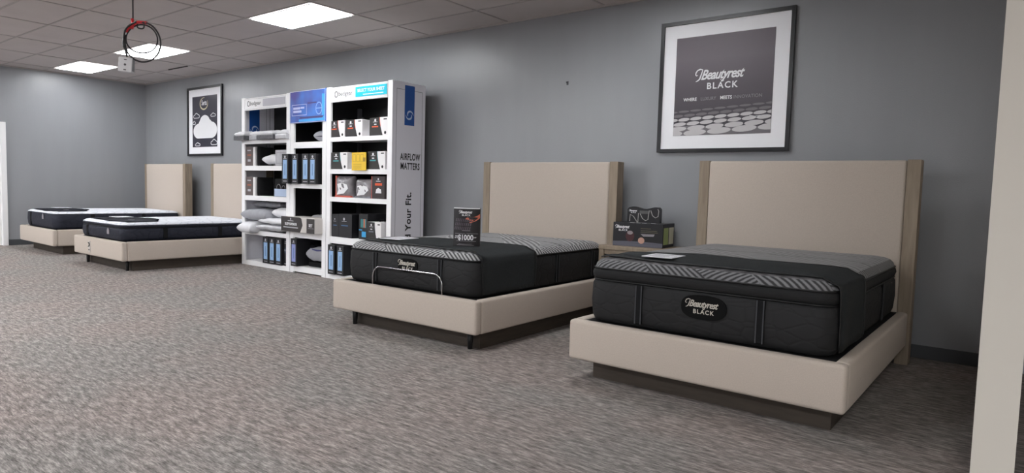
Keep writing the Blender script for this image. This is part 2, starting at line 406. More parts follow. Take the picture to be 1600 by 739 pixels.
# ------------------------------------------------------------------ beds
def bed(bx, oy, rz, L, label, legs=False, bar=False, plate=False):
    t = thing('upholstered_bed', label, 'bed', (bx, oy, 0), R(rz), 'beige upholstered platform beds')
    W, Wr, th, zt, zb, Ht = .8596, .8405, .3045, .4057, .1437, 1.5583
    ps, wd = .094, .13
    # headboard
    obj('headboard', B(-W+ps, W-ps, -th-.006, -th+.10, .20, Ht-.004, bev=.018, seg=3), LINEN, t, True)
    for s in (-1, 1):
        xx = sorted((s*W, s*(W-ps+.002)))
        obj('headboard_post', B(xx[0], xx[1], -th, -th+wd, 0, Ht, bev=.003), WOOD, t)
    # rails
    obj('foot_rail', B(-Wr, Wr, -L, -L+.075, zb, zt, bev=.022, seg=4), LINEN, t, True)
    for s in (-1, 1):
        xx = sorted((s*Wr, s*(Wr-.075)))
        obj('side_rail', B(xx[0], xx[1], -L+.072, -th-.008, zb, zt, bev=.02, seg=4), LINEN, t, True)
    obj('plinth', B(-Wr+.096, Wr-.096, -L+.173, -th-.01, 0, zb+.01), mat('stained_shaded_base', (66, 57, 49), .7, noise=.15, nscale=5, stretch=(1, 1, 9)), t)  # dark wood finish, deepened to carry the shade under the bed
    obj('deck', B(-Wr+.075, Wr-.075, -L+.075, -th-.012, zb+.03, .398), BLK, t)
    if legs:
        for s in (-1, 1):
            bm = bmesh.new(); tube(bm, [(s*(Wr-.16), -L+.13, 0), (s*(Wr-.16), -L+.13, .15)], [.019, .027], 12)
            obj('leg', bm, PIPE, t, True)
    if bar:
        pts = []
        xl, xr, yy = -.375, .435, -L+.062
        for k in range(7): pts.append((xl + .09*(1-math.cos(k/6*PI/2)), yy, .475 + .088*math.sin(k/6*PI/2)))
        for k in range(7): pts.append((xr - .09*(1-math.sin(k/6*PI/2)), yy, .475 + .088*math.cos(k/6*PI/2)))
        pts = [(xl, yy, .39)] + pts + [(xr, yy, .39)]
        bm = bmesh.new(); tube(bm, pts, .0065, 10); obj('retainer_bar', bm, CHROME, t, True)
    if plate:
        O = (0, -L-.0005, 0)
        o = obj('bracket_plate', B(-.275, -.215, -L-.006, -L+.001, .19, .35, bev=.002), mat('grey_plastic', (190, 184, 180), .4), t); o['label'] = 'small pale plate on the foot rail'
        bm = bmesh.new(); tube(bm, [(-.26 + .03*math.cos(a), -L-.012, .30 + .028*math.sin(a)) for a in [R(q) for q in range(-110, 130, 20)]], .006, 6)
        obj('hook', bm, INK, o)
        bm = bmesh.new(); tube(bm, [(-.25, -L-.006, .225), (-.25, -L-.012, .225)], .010, 10); obj('screw', bm, INK, o)
    return t
BEDS = [(-1.5073, -.0478, -.07, 2.4131), (-4.1072, .0011, 1.45, 2.4406), (-10.3177, -.0118, .14, 2.4096), (-12.9963, .0209, -.85, 2.3863)]
bed(*BEDS[0], 'beige linen bed with wood-edged headboard nearest the white wall end, under the large poster')
bed(*BEDS[1], 'beige linen bed with chrome retainer bar at its foot, between the shelves and the nightstand', legs=True, bar=True)
bed(*BEDS[2], 'beige linen bed with a small plate on its foot rail, partly behind the shelves', legs=True, plate=True)
bed(*BEDS[3], 'farthest beige linen bed, in the corner beside the left wall')

def bedloc(i, x, y, z=0.):
    bx, oy, rz, L = BEDS[i]; a = R(rz)
    return (bx + x*math.cos(a) - y*math.sin(a), oy + x*math.sin(a) + y*math.cos(a), z)

def profile(zb, zs, ztop, pillow, soft=.035):
    """outer profile lists of (z, inset): body, band, top"""
    body = [(zb, .045), (zb+.012, .018), (zb+.04, .002), ((zb+zs)/2, -.006), (zs-.03, 0), (zs-.006, .010)]
    return body
class Matt:
    pass
def mattress(i, hx, y0, y1, zs, zp, ztop, body_m, top_m, band, label, group, bandm=None, rc=.11, edge_m=None):
    """zs top of the quilted body, zp the piping, ztop crown height (world); band: pillow band between zs and zp"""
    Z0 = .402
    t = thing('mattress', label, 'mattress', bedloc(i, 0, (y0+y1)/2, Z0), R(BEDS[i][2]), group)
    hy = (y1-y0)/2; M = Matt(); M.t = t; M.hx, M.hy, M.rc = hx, hy, rc
    b = zs-Z0
    body = [(0, .04), (.012, .016), (.045, .003), (b*.5, -.005), (b-.03, 0), (b-.004, .012)]
    obj('mattress_border', loft(bmesh.new(), body, hx, hy, rc), body_m, t, True)
    p = zp-Z0
    if band:
        bl = [(b-.004, .014), (b+.012, .004), ((b+p)/2, -.004), (p-.012, .002), (p, .01)]
        obj('pillow_band', loft(bmesh.new(), bl, hx, hy, rc), bandm or BAND, t, True)
    c = ztop-Z0
    M.top = [(0, .0), (p+.002, .010), (p+(c-p)*.35, .018), (p+(c-p)*.62, .040), (p+(c-p)*.78, .075), (p+(c-p)*.88, .14), (p+(c-p)*.95, .26), (c, .5), (c+.004, .70)]
    M.top = M.top[1:]
    tp = obj('top_panel', loft(bmesh.new(), M.top[2:] if edge_m else M.top, hx, hy, rc, cap0=False), top_m, t, True)
    if edge_m: obj('patterned_edge', loft(bmesh.new(), M.top[:3], hx, hy, rc, cap0=False, cap1=False), edge_m, t, True)
    bm = bmesh.new(); tube(bm, [(x, y, p+.002) for x, y in rr(hx-.006, hy-.006, rc, 6)], .006, 6, closed=True)
    obj('piping', bm, PIPE if top_m is not WTICK else WTICK, t, True)
    if band:
        bm = bmesh.new(); tube(bm, [(x, y, b-.002) for x, y in rr(hx-.006, hy-.006, rc, 6)], .005, 6, closed=True)
        obj('piping', bm, PIPE, t, True)
    M.b, M.p, M.c = b, p, c
    return M
def sdin(M, x, y):
    qx, qy = abs(x)-(M.hx-M.rc), abs(y)-(M.hy-M.rc)
    d = min(max(qx, qy), 0) + math.hypot(max(qx, 0), max(qy, 0)) - M.rc
    return -d
def topz(M, x, y):
    d = sdin(M, x, y); P = M.top
    if d <= P[0][1]: return P[0][0]
    for (z0, d0), (z1, d1) in zip(P, P[1:]):
        if d <= d1: return z0 + (z1-z0)*(d-d0)/max(d1-d0, 1e-6)
    return P[-1][0]
def straps(M, xs, side=None, mt=None):
    for x in xs:
        bm = bmesh.new(); box(bm, x-.026, x+.026, -M.hy-.010, -M.hy+.004, .03, M.b-.008, bev=.004)
        s = obj('handle_strap', bm, BLK, M.t)
        bm = bmesh.new()
        for q in (-.022, .016): box(bm, x+q, x+q+.007, -M.hy-.012, -M.hy-.0095, .03, M.b-.01)
        obj('stitched_edge', bm, STRAP, s)
    for y in side or []:
        bm = bmesh.new(); box(bm, M.hx-.004, M.hx+.010, y-.026, y+.026, .03, M.b-.008, bev=.004)
        s = obj('handle_strap', bm, BLK, M.t)
        bm = bmesh.new()
        for q in (-.022, .016): box(bm, M.hx+.0095, M.hx+.012, y+q, y+q+.007, .03, M.b-.01)
        obj('stitched_edge', bm, STRAP, s)
def badge(M, x, z, hw=.135, hh=.075):
    bm = bmesh.new(); poly3(bm, disc(x, z, hw, hh, 32), (0, -M.hy-.014, 0), FX, FZ, .006)
    pts = [(x + hw*1.0*(abs(math.cos(a))**.75)*(1 if math.cos(a) > 0 else -1), z + hh*(abs(math.sin(a))**.75)*(1 if math.sin(a) > 0 else -1)) for a in [2*PI*k/36 for k in range(36)]]
    bm.free(); bm = bmesh.new(); poly3(bm, pts, (0, -M.hy+.002, 0), FX, FZ, .012)
    o = obj('badge', bm, mat('badge_black', (5, 5, 6), .8, spec=.2), M.t)
    brand(o, .055, (x-.002, -M.hy-.0102, z+.018), FX, FZ, mat('silver_thread', (196, 190, 180), .5))

def cover(M, label, xl, yf, ybf, hang, name='mattress_cover'):
    """dark foot protector draped over top and down the right side; yf, ybf give front/back y for a parameter s in 0..1 (1 = right edge)"""
    t = thing(name, label, 'mattress cover', M.t.location, M.t.rotation_euler[2])
    bm = bmesh.new(); NT = 16; off = .0125; G = []
    S = [xl + (M.hx-.02-xl)*k/26 for k in range(27)]
    for j in range(NT+1):
        v = j/NT; row = []
        for k, x in enumerate(S):
            s = k/26
            y = yf(s)*(1-v) + ybf(s)*v
            ay = abs(y)-(M.hy-M.rc)
            xe = M.hx - M.rc + math.sqrt(max(M.rc**2 - max(ay, 0)**2, 0))
            xx = xl + (xe-.022-xl)*s
            wob = .004*math.sin(9*x+3*v*3)
            row.append((xx, y, topz(M, xx, y)+off+wob*(1-s)))
        y = yf(1)*(1-v) + ybf(1)*v; ay = abs(y)-(M.hy-M.rc); xe = M.hx - M.rc + math.sqrt(max(M.rc**2 - max(ay, 0)**2, 0))
        zt = topz(M, xe-.022, y)
        for a in range(1, 4): row.append((xe-.022 + (.036)*math.sin(a*PI/6), y, zt+off-(.03)*(1-math.cos(a*PI/6))))
        for a in range(1, 9):
            q = a/8; z = zt-.025 - (zt-.025-hang)*q
            fold = .004*math.sin(v*7+q*2)
            row.append((xe+.016+fold, y + (.015*q*(1 if v < .5 else -1)), z))
        G.append([bm.verts.new(p) for p in row])
    for A, C in zip(G, G[1:]):
        for k in range(len(A)-1): bm.faces.new((A[k], A[k+1], C[k+1], C[k]))
    bmesh.ops.solidify(bm, geom=bm.faces[:], thickness=.003)
    obj('cloth', bm, COVER, t, True)
    edge = [v for v in range(1)]
    # bound edges
    for rowf in (0, 1):
        pts = []
        for k in range(27):
            s = k/26; y = yf(s) if rowf == 0 else ybf(s); ay = abs(y)-(M.hy-M.rc); xe = M.hx - M.rc + math.sqrt(max(M.rc**2 - max(ay, 0)**2, 0))
            xx = xl + (xe-.022-xl)*s; pts.append((xx, y, topz(M, xx, y)+off+.004*math.sin(9*S[k]+9*rowf)*(1-s)))
        zt = topz(M, xe-.022, y)
        for a in range(1, 4): pts.append((xe-.022 + .036*math.sin(a*PI/6), y, zt+off-.03*(1-math.cos(a*PI/6))))
        for a in range(1, 9): q = a/8; pts.append((xe+.016+.004*math.sin(rowf*7+q*2), y + (.015*q*(-1 if rowf else 1)), zt-.025-(zt-.025-hang)*q))
        bm = bmesh.new(); tube(bm, pts, .0045, 6); obj('bound_edge', bm, PIPE, t, True)
    return t
def lerp(tab, s):
    for (a, b), (c, d) in zip(tab, tab[1:]):
        if s <= c: return b + (d-b)*(s-a)/(c-a)
    return tab[-1][1]
def flatcard(M, name, label, cat, x, y, wx, wy, rz, material, zoff=.012, print_lines=True):
    """paper card lying on the mattress top, in the mattress frame"""
    z = topz(M, x, y)+zoff
    t = thing(name, label, cat, M.t.matrix_basis @ Vector((x, y, z)), M.t.rotation_euler[2]+rz)
    obj('card', B(-wx/2, wx/2, -wy/2, wy/2, 0, .004), material, t)
    if print_lines:
        bm = bmesh.new()
        for k in range(5): rect3(bm, -wx*.38, wx*(.38 if k % 2 else .2), -wy*.36+k*wy*.16, -wy*.36+k*wy*.16+.008, (0, 0, .004), (1, 0, 0), (0, 1, 0), .0006)
        obj('printed_text', bm, GINK, t)
    return t

G1 = 'mattresses on the beige beds'
# nearest mattress, with pillow band
M1 = mattress(0, .758, -2.335, -.325, .684, .755, .842, QB, TICK1, True, 'black pillow-top mattress with oval badge on the bed nearest the white wall end', G1, edge_m=EDGE1)
straps(M1, (-.376, .372), side=(-.30, .35))
badge(M1, .045, .59-.402, .137, .072)
cy = M1.hy
cover(M1, 'charcoal foot cover draped over the end of the nearest mattress', -.70,
      lambda s: -cy + lerp([(0, .075), (.2, .062), (.8, .055), (1, .06)], s),
      lambda s: -cy + lerp([(0, .40), (.15, .42), (.35, .50), (.62, .47), (.8, .50), (.93, .58), (1, .64)], s), .03)
flatcard(M1, 'care_card', 'white information card lying on the dark cover of the nearest mattress', 'card', -.315, -cy+.20, .20, .24, .06, PAPER, .016)
# second mattress
M2 = mattress(1, .765, -2.355, -.325, .688, .690, .775, QB, TICK2, False, 'black mattress with silver herringbone top on the bed with the chrome bar', G1, edge_m=EDGE2)
straps(M2, (-.37, .39), side=(-.52, .12, .75))
badge(M2, .03, .6-.402, .115, .058)
cover(M2, 'charcoal foot cover draped over the mattress behind the chrome bar', -.66,
      lambda s: -M2.hy + lerp([(0, .09), (.2, .07), (.8, .062), (1, .06)], s),
      lambda s: -M2.hy + lerp([(0, .45), (.15, .5), (.3, .55), (.55, .62), (.8, .64), (1, .78)], s), .03)
flatcard(M2, 'care_card', 'white information card lying on the mattress behind the chrome bar', 'card', -.36, -M2.hy+.27, .22, .27, .10, PAPER, .016)

# two navy mattresses in the distance
M3 = mattress(2, .735, -2.36, -.33, .585, .625, .668, QN, WTICK, True, 'navy mattress with white quilted top on the bed partly behind the shelves', G1, bandm=QN, rc=.13)
M4 = mattress(3, .735, -2.32, -.33, .655, .657, .70, QN, WTICK, False, 'navy mattress with white top on the farthest bed in the corner', G1, rc=.13)
def topcloth(M, label, pts, material):
    t = thing('mattress_cover', label, 'mattress cover', M.t.location, M.t.rotation_euler[2])
    # convex-ish plan outline filled as a grid of strips
    bm = bmesh.new(); NX = 22; rows = []
    (x0, f0, b0), (x1, f1, b1), (x2, f2, b2) = pts
    for k in range(NX+1):
        x = x0 + (x2-x0)*k/NX
        f = lerp([(x0, f0), (x1, f1), (x2, f2)], x); b_ = lerp([(x0, b0), (x1, b1), (x2, b2)], x)
        rows.append([bm.verts.new((x, f+(b_-f)*j/8, topz(M, x, f+(b_-f)*j/8)+.006)) for j in range(9)])
    for A, C in zip(rows, rows[1:]):
        for j in range(8): bm.faces.new((A[j], C[j], C[j+1], A[j+1]))
    bmesh.ops.solidify(bm, geom=bm.faces[:], thickness=.003)
    obj('cloth', bm, material, t, True)
    # grey logo patch
    bm = bmesh.new(); poly3(bm, disc(.28, -M.hy+.30, .05, .04), (0, 0, topz(M, .28, -M.hy+.3)+.006), (1, 0, 0), (0, 1, 0), .004)
    obj('logo_patch', bm, GINK, t)
    return t
h3 = M3.hy
topcloth(M3, 'navy foot cover lying on the mattress partly behind the shelves', [(-.67, -h3+.085, -h3+.66), (.2, -h3+.05, -h3+.72), (.66, -h3+.10, -h3+.50)], NAVYC)
flatcard(M3, 'care_card', 'pale card on the navy cover of the bed partly behind the shelves', 'card', -.36, -h3+.42, .26, .24, .0, PAPER, .016)
topcloth(M4, 'navy foot cover lying on the farthest mattress in the corner', [(-.67, -h3+.085, -h3+.66), (.2, -h3+.05, -h3+.70), (.66, -h3+.10, -h3+.50)], NAVYC)
flatcard(M4, 'care_card', 'pale card on the navy cover of the farthest bed in the corner', 'card', -.34, -h3+.44, .26, .24, .0, PAPER, .016)
for M, x in ((M3, .30), (M4, .20)):
    bm = bmesh.new(); poly3(bm, [(x-.035, M.b-.10), (x+.035, M.b-.10), (x+.035, M.b-.045), (x, M.b-.01), (x-.035, M.b-.045)], (0, -M.hy-.008, 0), FX, FZ, .006)
    obj('logo_tab', bm, GINK, M.t)
    for xx in (-.45,):
        obj('handle_strap', B(xx-.03, xx+.03, -M.hy-.008, -M.hy+.004, .03, M.b-.01, bev=.003), BLK, M.t)
    for yy in (-.45, .35):
        obj('handle_strap', B(M.hx-.003, M.hx+.009, yy-.03, yy+.03, .03, M.b-.01, bev=.003), BLK, M.t)

# ------------------------------------------------------------------ nightstand and what stands on it
t = thing('nightstand', 'weathered oak nightstand between the two black mattresses', 'nightstand', (-2.905, -.28, 0))
HW, HD = .375, .255
obj('tabletop', B(-HW, HW, -HD, HD, .70, .738, bev=.003), WOOD, t)
bm = bmesh.new(); box(bm, -HW+.004, -HW+.06, -HD+.004, HD-.01, .02, .70, .002); obj('side_panel', bm, WOOD, t)
bm = bmesh.new(); box(bm, HW-.06, HW-.004, -HD+.004, HD-.01, .02, .70, .002); obj('side_panel', bm, WOOD, t)
obj('back_panel', B(-HW+.06, HW-.06, HD-.03, HD-.012, .06, .70), WOOD, t)
obj('bottom_panel', B(-HW+.06, HW-.06, -HD+.01, HD-.03, .06, .09), WOOD, t)
bm = B(-HW+.06, HW-.06, -HD+.012, -HD+.035, .655, .70); obj('top_rail', bm, WOOD, t)
for z0, z1 in ((.385, .640), (.10, .37)):
    dr = obj('drawer', B(-HW+.065, HW-.065, -HD+.018, HD-.04, z0, z1, bev=.002), WOOD, t)
    obj('finger_groove', B(-HW+.07, HW-.07, -HD+.008, -HD+.03, z1+.001, z1+.012), INK, dr)

def carton(name, label, cat, loc, rz, w, d, h, bodym, group=None):
    t = thing(name, label, cat, loc, rz, group)
    obj('carton', B(-w/2, w/2, -d/2, d/2, 0, h, bev=.003, seg=1), bodym, t)
    return t
NB = carton('display_box', 'long black display box with two round pictures lying on the nightstand', 'box', (-2.948, -.245, .738), R(7), .50, .34, .228, BOXBLK)
fy = -.17
O = (0, fy, 0)
bm = bmesh.new(); rect3(bm, -.249, .249, .002, .032, O, FX, FZ, .0008); poly3(bm, [(-.249, .032), (-.1, .032), (.05, .034), (.249, .032), (.249, .044), (.05, .052), (-.1, .05), (-.249, .044)], O, FX, FZ, .0008)
obj('mattress_print', bm, mat('print_grey', (92, 92, 104), .5), NB)
bm = bmesh.new(); poly3(bm, disc(-.075, .10, .044, .052), O, FX, FZ, .001); obj('round_picture', bm, mat('maroon_print', (72, 38, 42), .5), NB)
bm = bmesh.new(); poly3(bm, disc(-.075, .132, .028, .018), O, FX, FZ, .002); obj('round_picture', bm, mat('highlight_print', (150, 140, 142), .5), NB)
bm = bmesh.new(); poly3(bm, disc(.04, .062, .032, .03), O, FX, FZ, .0015); obj('round_picture', bm, mat('tan_print', (190, 150, 135), .5), NB)
bm = bmesh.new(); poly3(bm, [(.03, .125), (.17, .128), (.16, .105), (.06, .102)], O, FX, FZ, .001); obj('feature_print', bm, GINK, NB)
bm = bmesh.new()
for z, a1 in ((.175, .13), (.155, .19), (.14, .20)): rect3(bm, .03, a1, z, z+.004, O, FX, FZ, .001)
obj('printed_text', bm, mat('olive_print', (110, 104, 84), .5), NB)
brand(NB, .040, (-.150, fy, .186), FX, FZ)
SO, SU = (.25, 0, 0), (0, 1, 0)
bm = bmesh.new(); rect3(bm, -.15, -.012, .03, .19, SO, SU, FZ); o = obj('side_print', bm, mat('green_print', (172, 190, 118), .5), NB); o['label'] = 'green swatch on the end of the box'
bm = bmesh.new(); rect3(bm, .010, .15, .03, .19, SO, SU, FZ); o = obj('side_print', bm, mat('cream_print', (228, 224, 198), .5), NB); o['label'] = 'cream swatch on the end of the box'
bm = bmesh.new()
for q in (-.06, .0, .06, .15): box(bm, q-.02, q+.02, -.169, -.145, .2282, .2300)
obj('white_tabs', bm, WINK, NB)

t = thing('sample_case', 'small black wavy-topped sample case standing on the long display box', 'case', (-2.925, -.27, .9685), R(7))
pts = [(-.16, 0)]
pts = [(-.165, 0), (.165, 0)] + [(.165 - .33*k/24, .142 + .010*math.sin(k/24*PI*3+.4) - (.014 if k in (0, 24) else 0)) for k in range(25)]
bm = bmesh.new(); poly3(bm, pts, (0, .0, 0), FX, FZ, .05)
bm.verts.ensure_lookup_table(); n_ = len(pts); bm.faces.new([bm.verts[n_+i] for i in range(n_)][::-1])
obj('case_body', bm, BOXBLK, t)
O = (0, -.05, 0)
bm = bmesh.new()
for pp in ([(-.14, .01), (-.135, .075), (-.10, .055), (-.075, .02), (-.06, .0)], [(-.055, .0), (-.052, .09)], [(-.035, .085), (-.01, .04), (.02, .02), (.045, .03), (.055, .12)], [(.07, .12), (.09, .07), (.12, .05), (.145, .065), (.15, .115), (.14, .135)]):
    line3(bm, pp, .006, O, FX, FZ, .002)
obj('silver_lines', bm, mat('silver_print', (170, 168, 166), .4), t)
bm = bmesh.new(); rect3(bm, -.04, .045, .085, .115, O, FX, FZ, .001); obj('label_patch', bm, mat('dark_grey_print', (92, 92, 92), .5), t)
brand(t, .023, (-.105, -.05, .112), FX, FZ)

# ------------------------------------------------------------------ promotional stand on the second mattress
px, py = -3.585, -2.135
ang = math.atan2(.099, .205)
mz = .402 + topz(M2, *( (M2.t.matrix_basis.inverted() @ Vector((px, py, 0))).xy )) + .010
t = thing('promo_stand', 'black promotional card stand offering $1000 savings on the mattress with silver herringbone top', 'sign', (px, py, mz), ang)
bm = bmesh.new(); N_ = 14; hwid, hh, dep = .112, .315, .035
rows = []
for z in (0, hh):
    rows.append([bm.verts.new((-hwid + 2*hwid*k/N_, -dep*math.sin(PI*k/N_)*1.0 + dep, z)) for k in range(N_+1)])
    rows.append([bm.verts.new((-hwid + 2*hwid*k/N_, dep+.02, z)) for k in range(N_+1)])
for k in range(N_):
    bm.faces.new((rows[0][k], rows[0][k+1], rows[2][k+1], rows[2][k])); bm.faces.new((rows[1][k], rows[3][k], rows[3][k+1], rows[1][k+1]))
    bm.faces.new((rows[2][k], rows[2][k+1], rows[3][k+1], rows[3][k])); bm.faces.new((rows[0][k], rows[1][k], rows[1][k+1], rows[0][k+1]))
for k in (0, N_): bm.faces.new((rows[0][k], rows[2][k], rows[3][k], rows[1][k]))
bmesh.ops.recalc_face_normals(bm, faces=bm.faces[:])
obj('card_body', bm, mat('black_card', (24, 21, 25), .35), t)
def wrap(bmx):
    for v in bmx.verts:
        k = (v.co.x + hwid)/(2*hwid); v.co.y += dep - dep*math.sin(PI*max(0, min(1, k))) - .0005
    return bmx
def wrapme(o):
    for v in o.data.vertices:
        k = (v.co.x + hwid)/(2*hwid); v.co.y += dep - dep*math.sin(PI*max(0, min(1, k))) - .0005
O = (0, 0, 0)
bm = bmesh.new()
for k in range(10): rect3(bm, -hwid+.001+k*.0222, -hwid+.001+(k+1)*.0222, hh-.008, hh+.0005, O, FX, FZ, .0015)
obj('top_edge', wrap(bm), WINK, t)
# quilted picture with a hand laid on it
bm = bmesh.new()
for r_ in range(3):
    for c_ in range(9):
        x0 = -.105 + c_*.0165 + r_*.006; z0 = .135 + r_*.033
        poly3(bm, [(x0, z0), (x0+.010, z0+.002), (x0+.016, z0+.028), (x0+.007, z0+.026)], O, FX, FZ, .0008)
obj('quilt_picture', wrap(bm), mat('print_mauve', (84, 74, 84), .5), t)
hand = [(.110, .268), (.09, .252), (.07, .243), (.04, .241), (.012, .237), (.0, .229), (.002, .222), (.018, .221), (.030, .214), (.050, .212), (.036, .202), (.030, .196), (.04, .194), (.06, .202), (.08, .210), (.098, .222), (.1115, .236)]
bm = bmesh.new(); poly3(bm, hand, O, FX, FZ, .001); 
ob = obj('hand_picture', bm, mat('skin_print', (205, 110, 86), .5), t); wrapme(ob)
bm = bmesh.new(); 
for a0, a1, z, th_ in ((-.095, .0, .103, .003), (.01, .1, .105, .003), (-.03, .04, .128, .004), (-.08, .085, .043, .003), (-.06, .055, .02, .002), (-.075, .07, .011, .003)):
    for k in range(6): rect3(bm, a0+(a1-a0)*k/6, a0+(a1-a0)*(k+1)/6, z, z+th_, O, FX, FZ, .0012)
obj('printed_text', wrap(bm), GINK, t)
for o_ in [text('$1000', .060, WINK, t, O, FX, FZ, a=.0, b=.072, off=.0016, sx=.86), text('SAVE\nUP TO', .013, WINK, t, O, FX, FZ, a=-.078, b=.076, off=.0003), text('OFF', .013, WINK, t, O, FX, FZ, a=.076, b=.074, off=.0003)]: wrapme(o_)
n0 = set(t.children); brand(t, .031, (0.0, 0, .280), FX, FZ)
for o_ in set(t.children)-n0: wrapme(o_)

# ------------------------------------------------------------------ framed posters
def framed(name, label, x0, x1, z0, z1, fw, a0, a1, b0, b1, picm):
    t = thing(name, label, 'poster', ((x0+x1)/2, 0, z0)); w, h = (x1-x0)/2, z1-z0; cx_ = (x0+x1)/2
    bm = bmesh.new(); frame3(bm, -w, w, 0, h, fw, (0, -.003, 0), FX, FZ, .032); obj('frame', bm, FRAMEM, t)
    obj('mat_board', B(-w+fw*.5, w-fw*.5, -.016, -.004, fw*.5, h-fw*.5), MATW, t)
    pic = obj('picture', B(a0-cx_, a1-cx_, -.0185, -.0155, b0-z0, b1-z0), picm, t)
    return t, cx_, z0, pic
M, N, L, b = node_mat('poster_print')
tc = N.new('ShaderNodeTexCoord'); sp = N.new('ShaderNodeSeparateXYZ'); L.new(tc.outputs['Object'], sp.inputs[0])
rp = N.new('ShaderNodeValToRGB'); e = rp.color_ramp.elements
e[0].position = .0; e[0].color = srgb((66, 62, 68)); e[1].position = 1.; e[1].color = srgb((96, 86, 94))
k_ = e.new(.22); k_.color = srgb((62, 59, 66)); k_ = e.new(.55); k_.color = srgb((84, 76, 84)); k_ = e.new(.8); k_.color = srgb((104, 95, 103))
L.new(mth(N, L, 'MULTIPLY', sp.outputs[2], 1/1.1), rp.inputs[0]); L.new(rp.outputs[0], b.inputs['Base Color']); b.inputs['Roughness'].default_value = .45
PPRINT = M
t, cx_, z0_, pic = framed('framed_poster', 'large square black-framed brand poster above the nearest bed', -2.952, -1.695, 1.658, 2.913, .034, -2.79, -1.86, 1.82, 2.752, PPRINT)
O = (-2.325-cx_, -.0186, 1.82-z0_)
# rows of pale quilted mounds across the bottom of the print, clipped to the picture
def clip(pts, a0, a1, b0, b1):
    def cl(p, ax, lim, sg):
        out = []
        for i in range(len(p)):
            A, C = p[i], p[(i+1) % len(p)]; ia = sg*(A[ax]-lim) >= 0; ic = sg*(C[ax]-lim) >= 0
            if ia: out.append(A)
            if ia != ic:
                q = (lim-A[ax])/(C[ax]-A[ax]); out.append((A[0]+(C[0]-A[0])*q, A[1]+(C[1]-A[1])*q))
        return out
    for ax, lim, sg in ((0, a0, 1), (0, a1, -1), (1, b0, 1), (1, b1, -1)):
        pts = cl(pts, ax, lim, sg)
        if len(pts) < 3: return []
    return pts
bmL, bmD = bmesh.new(), bmesh.new()
mz_rows = [(.225, .055, .010, 0), (.185, .055, .014, 1), (.147, .056, .017, 0), (.105, .062, .019, 1), (.06, .085, .024, 0), (.015, .11, .03, 1)]
rect = poly3(bmD, [(-.465, 0), (.465, 0), (.465, .075), (.2, .055), (-.2, .085), (-.465, .10)], O, FX, FZ, .0004)
for ri, (zz, ra, rb, odd) in enumerate(mz_rows):
    sp_ = ra*2.15; k = 0; xx = -.6 + (sp_/2 if odd else 0)
    while xx < .62:
        e_ = [(xx + ra*math.cos(a)*1.0 + rb*math.sin(a)*.9, zz + (xx+.46)*.05 + rb*math.sin(a)) for a in [2*PI*q/18 for q in range(18)]]
        c_ = clip(e_, -.464, .464, .001, .3)
        if c_: poly3(bmL if ri > 1 else bmD, c_, O, FX, FZ, .0006 + ri*.0002)
        xx += sp_
obj('quilt_print', bmL, mat('mound_print', (198, 195, 197), .4), pic); obj('quilt_print', bmD, mat('mound_shade_print', (112, 107, 112), .4), pic)
brand(t, .128, (-2.335-cx_, -.0188, 2.380-z0_), FX, FZ)
text('WHERE', .044, WINK, t, O, FX, FZ, a=-.305, b=.34, off=.0008, space=1.0, sx=.9)
text('LUXURY', .044, GINK, t, O, FX, FZ, a=-.125, b=.34, space=1.0, sx=.9)
text('MEETS', .044, WINK, t, O, FX, FZ, a=.045, b=.34, off=.0008, space=1.0, sx=.9)
text('INNOVATION', .044, GINK, t, O, FX, FZ, a=.245, b=.34, space=1.05, sx=.9)
bm = bmesh.new(); line3(bm, [(.27, .165), (.32, .155), (.37, .16)], .004, O, FX, FZ, .004); line3(bm, [(.28, .14), (.36, .145)], .003, O, FX, FZ, .004); obj('signature', bm, WINK, pic)

NAVYP = mat('navy_print', (46, 44, 58), .3)
t, cx_, z0_, pic = framed('framed_poster', 'narrow black-framed poster with a white cloud, above the farthest beds', -12.60, -11.335, 1.713, 2.975, .04, -12.42, -11.52, 1.877, 2.804, NAVYP)
O = (-11.97-cx_, -.0186, 1.877-z0_)
def cloud(cx, cz, w, h):
    pts = []
    for (ca, cb, r, a0, a1) in ((-.27, .28, .235, 258, 92), (-.0, .56, .215, 160, 22), (.27, .30, .255, 82, -82)):
        for k in range(13):
            a = R(a0 + (a1-a0)*k/12); pts.append((cx + w*(ca + r*math.cos(a)), cz + h*(cb + r*math.sin(a))))
    return pts[::-1]
bm = bmesh.new(); poly3(bm, cloud(.01, .13, .84, .58), O, FX, FZ, .001); obj('cloud_print', bm, WINK, pic)
bm = bmesh.new()
for c in ((-.30, .53, .22, .12), (.31, .54, .17, .08), (-.385, .42, .10, .08), (-.26, .02, .18, .08), (.34, .03, .22, .13)):
    q = clip(cloud(*c), -.448, .448, .002, .92)
    line3(bm, q+[q[0]], .012, O, FX, FZ, .001)
obj('cloud_outlines', bm, WINK, pic)
bm = bmesh.new(); a_ = [(-.02 + .14*math.cos(R(q)), .79 + .105*math.sin(R(q))) for q in range(80, 400, 10)]
line3(bm, a_, [.006 + .02*math.sin(PI*k/(len(a_)-1)) for k in range(len(a_))], O, FX, FZ, .001); obj('crescent_print', bm, mat('cream_ink', (214, 204, 170), .5), pic)
text('Serta', .13, WINK, pic, O, FX, FZ, a=-.01, b=.80, off=.002, sx=.7)

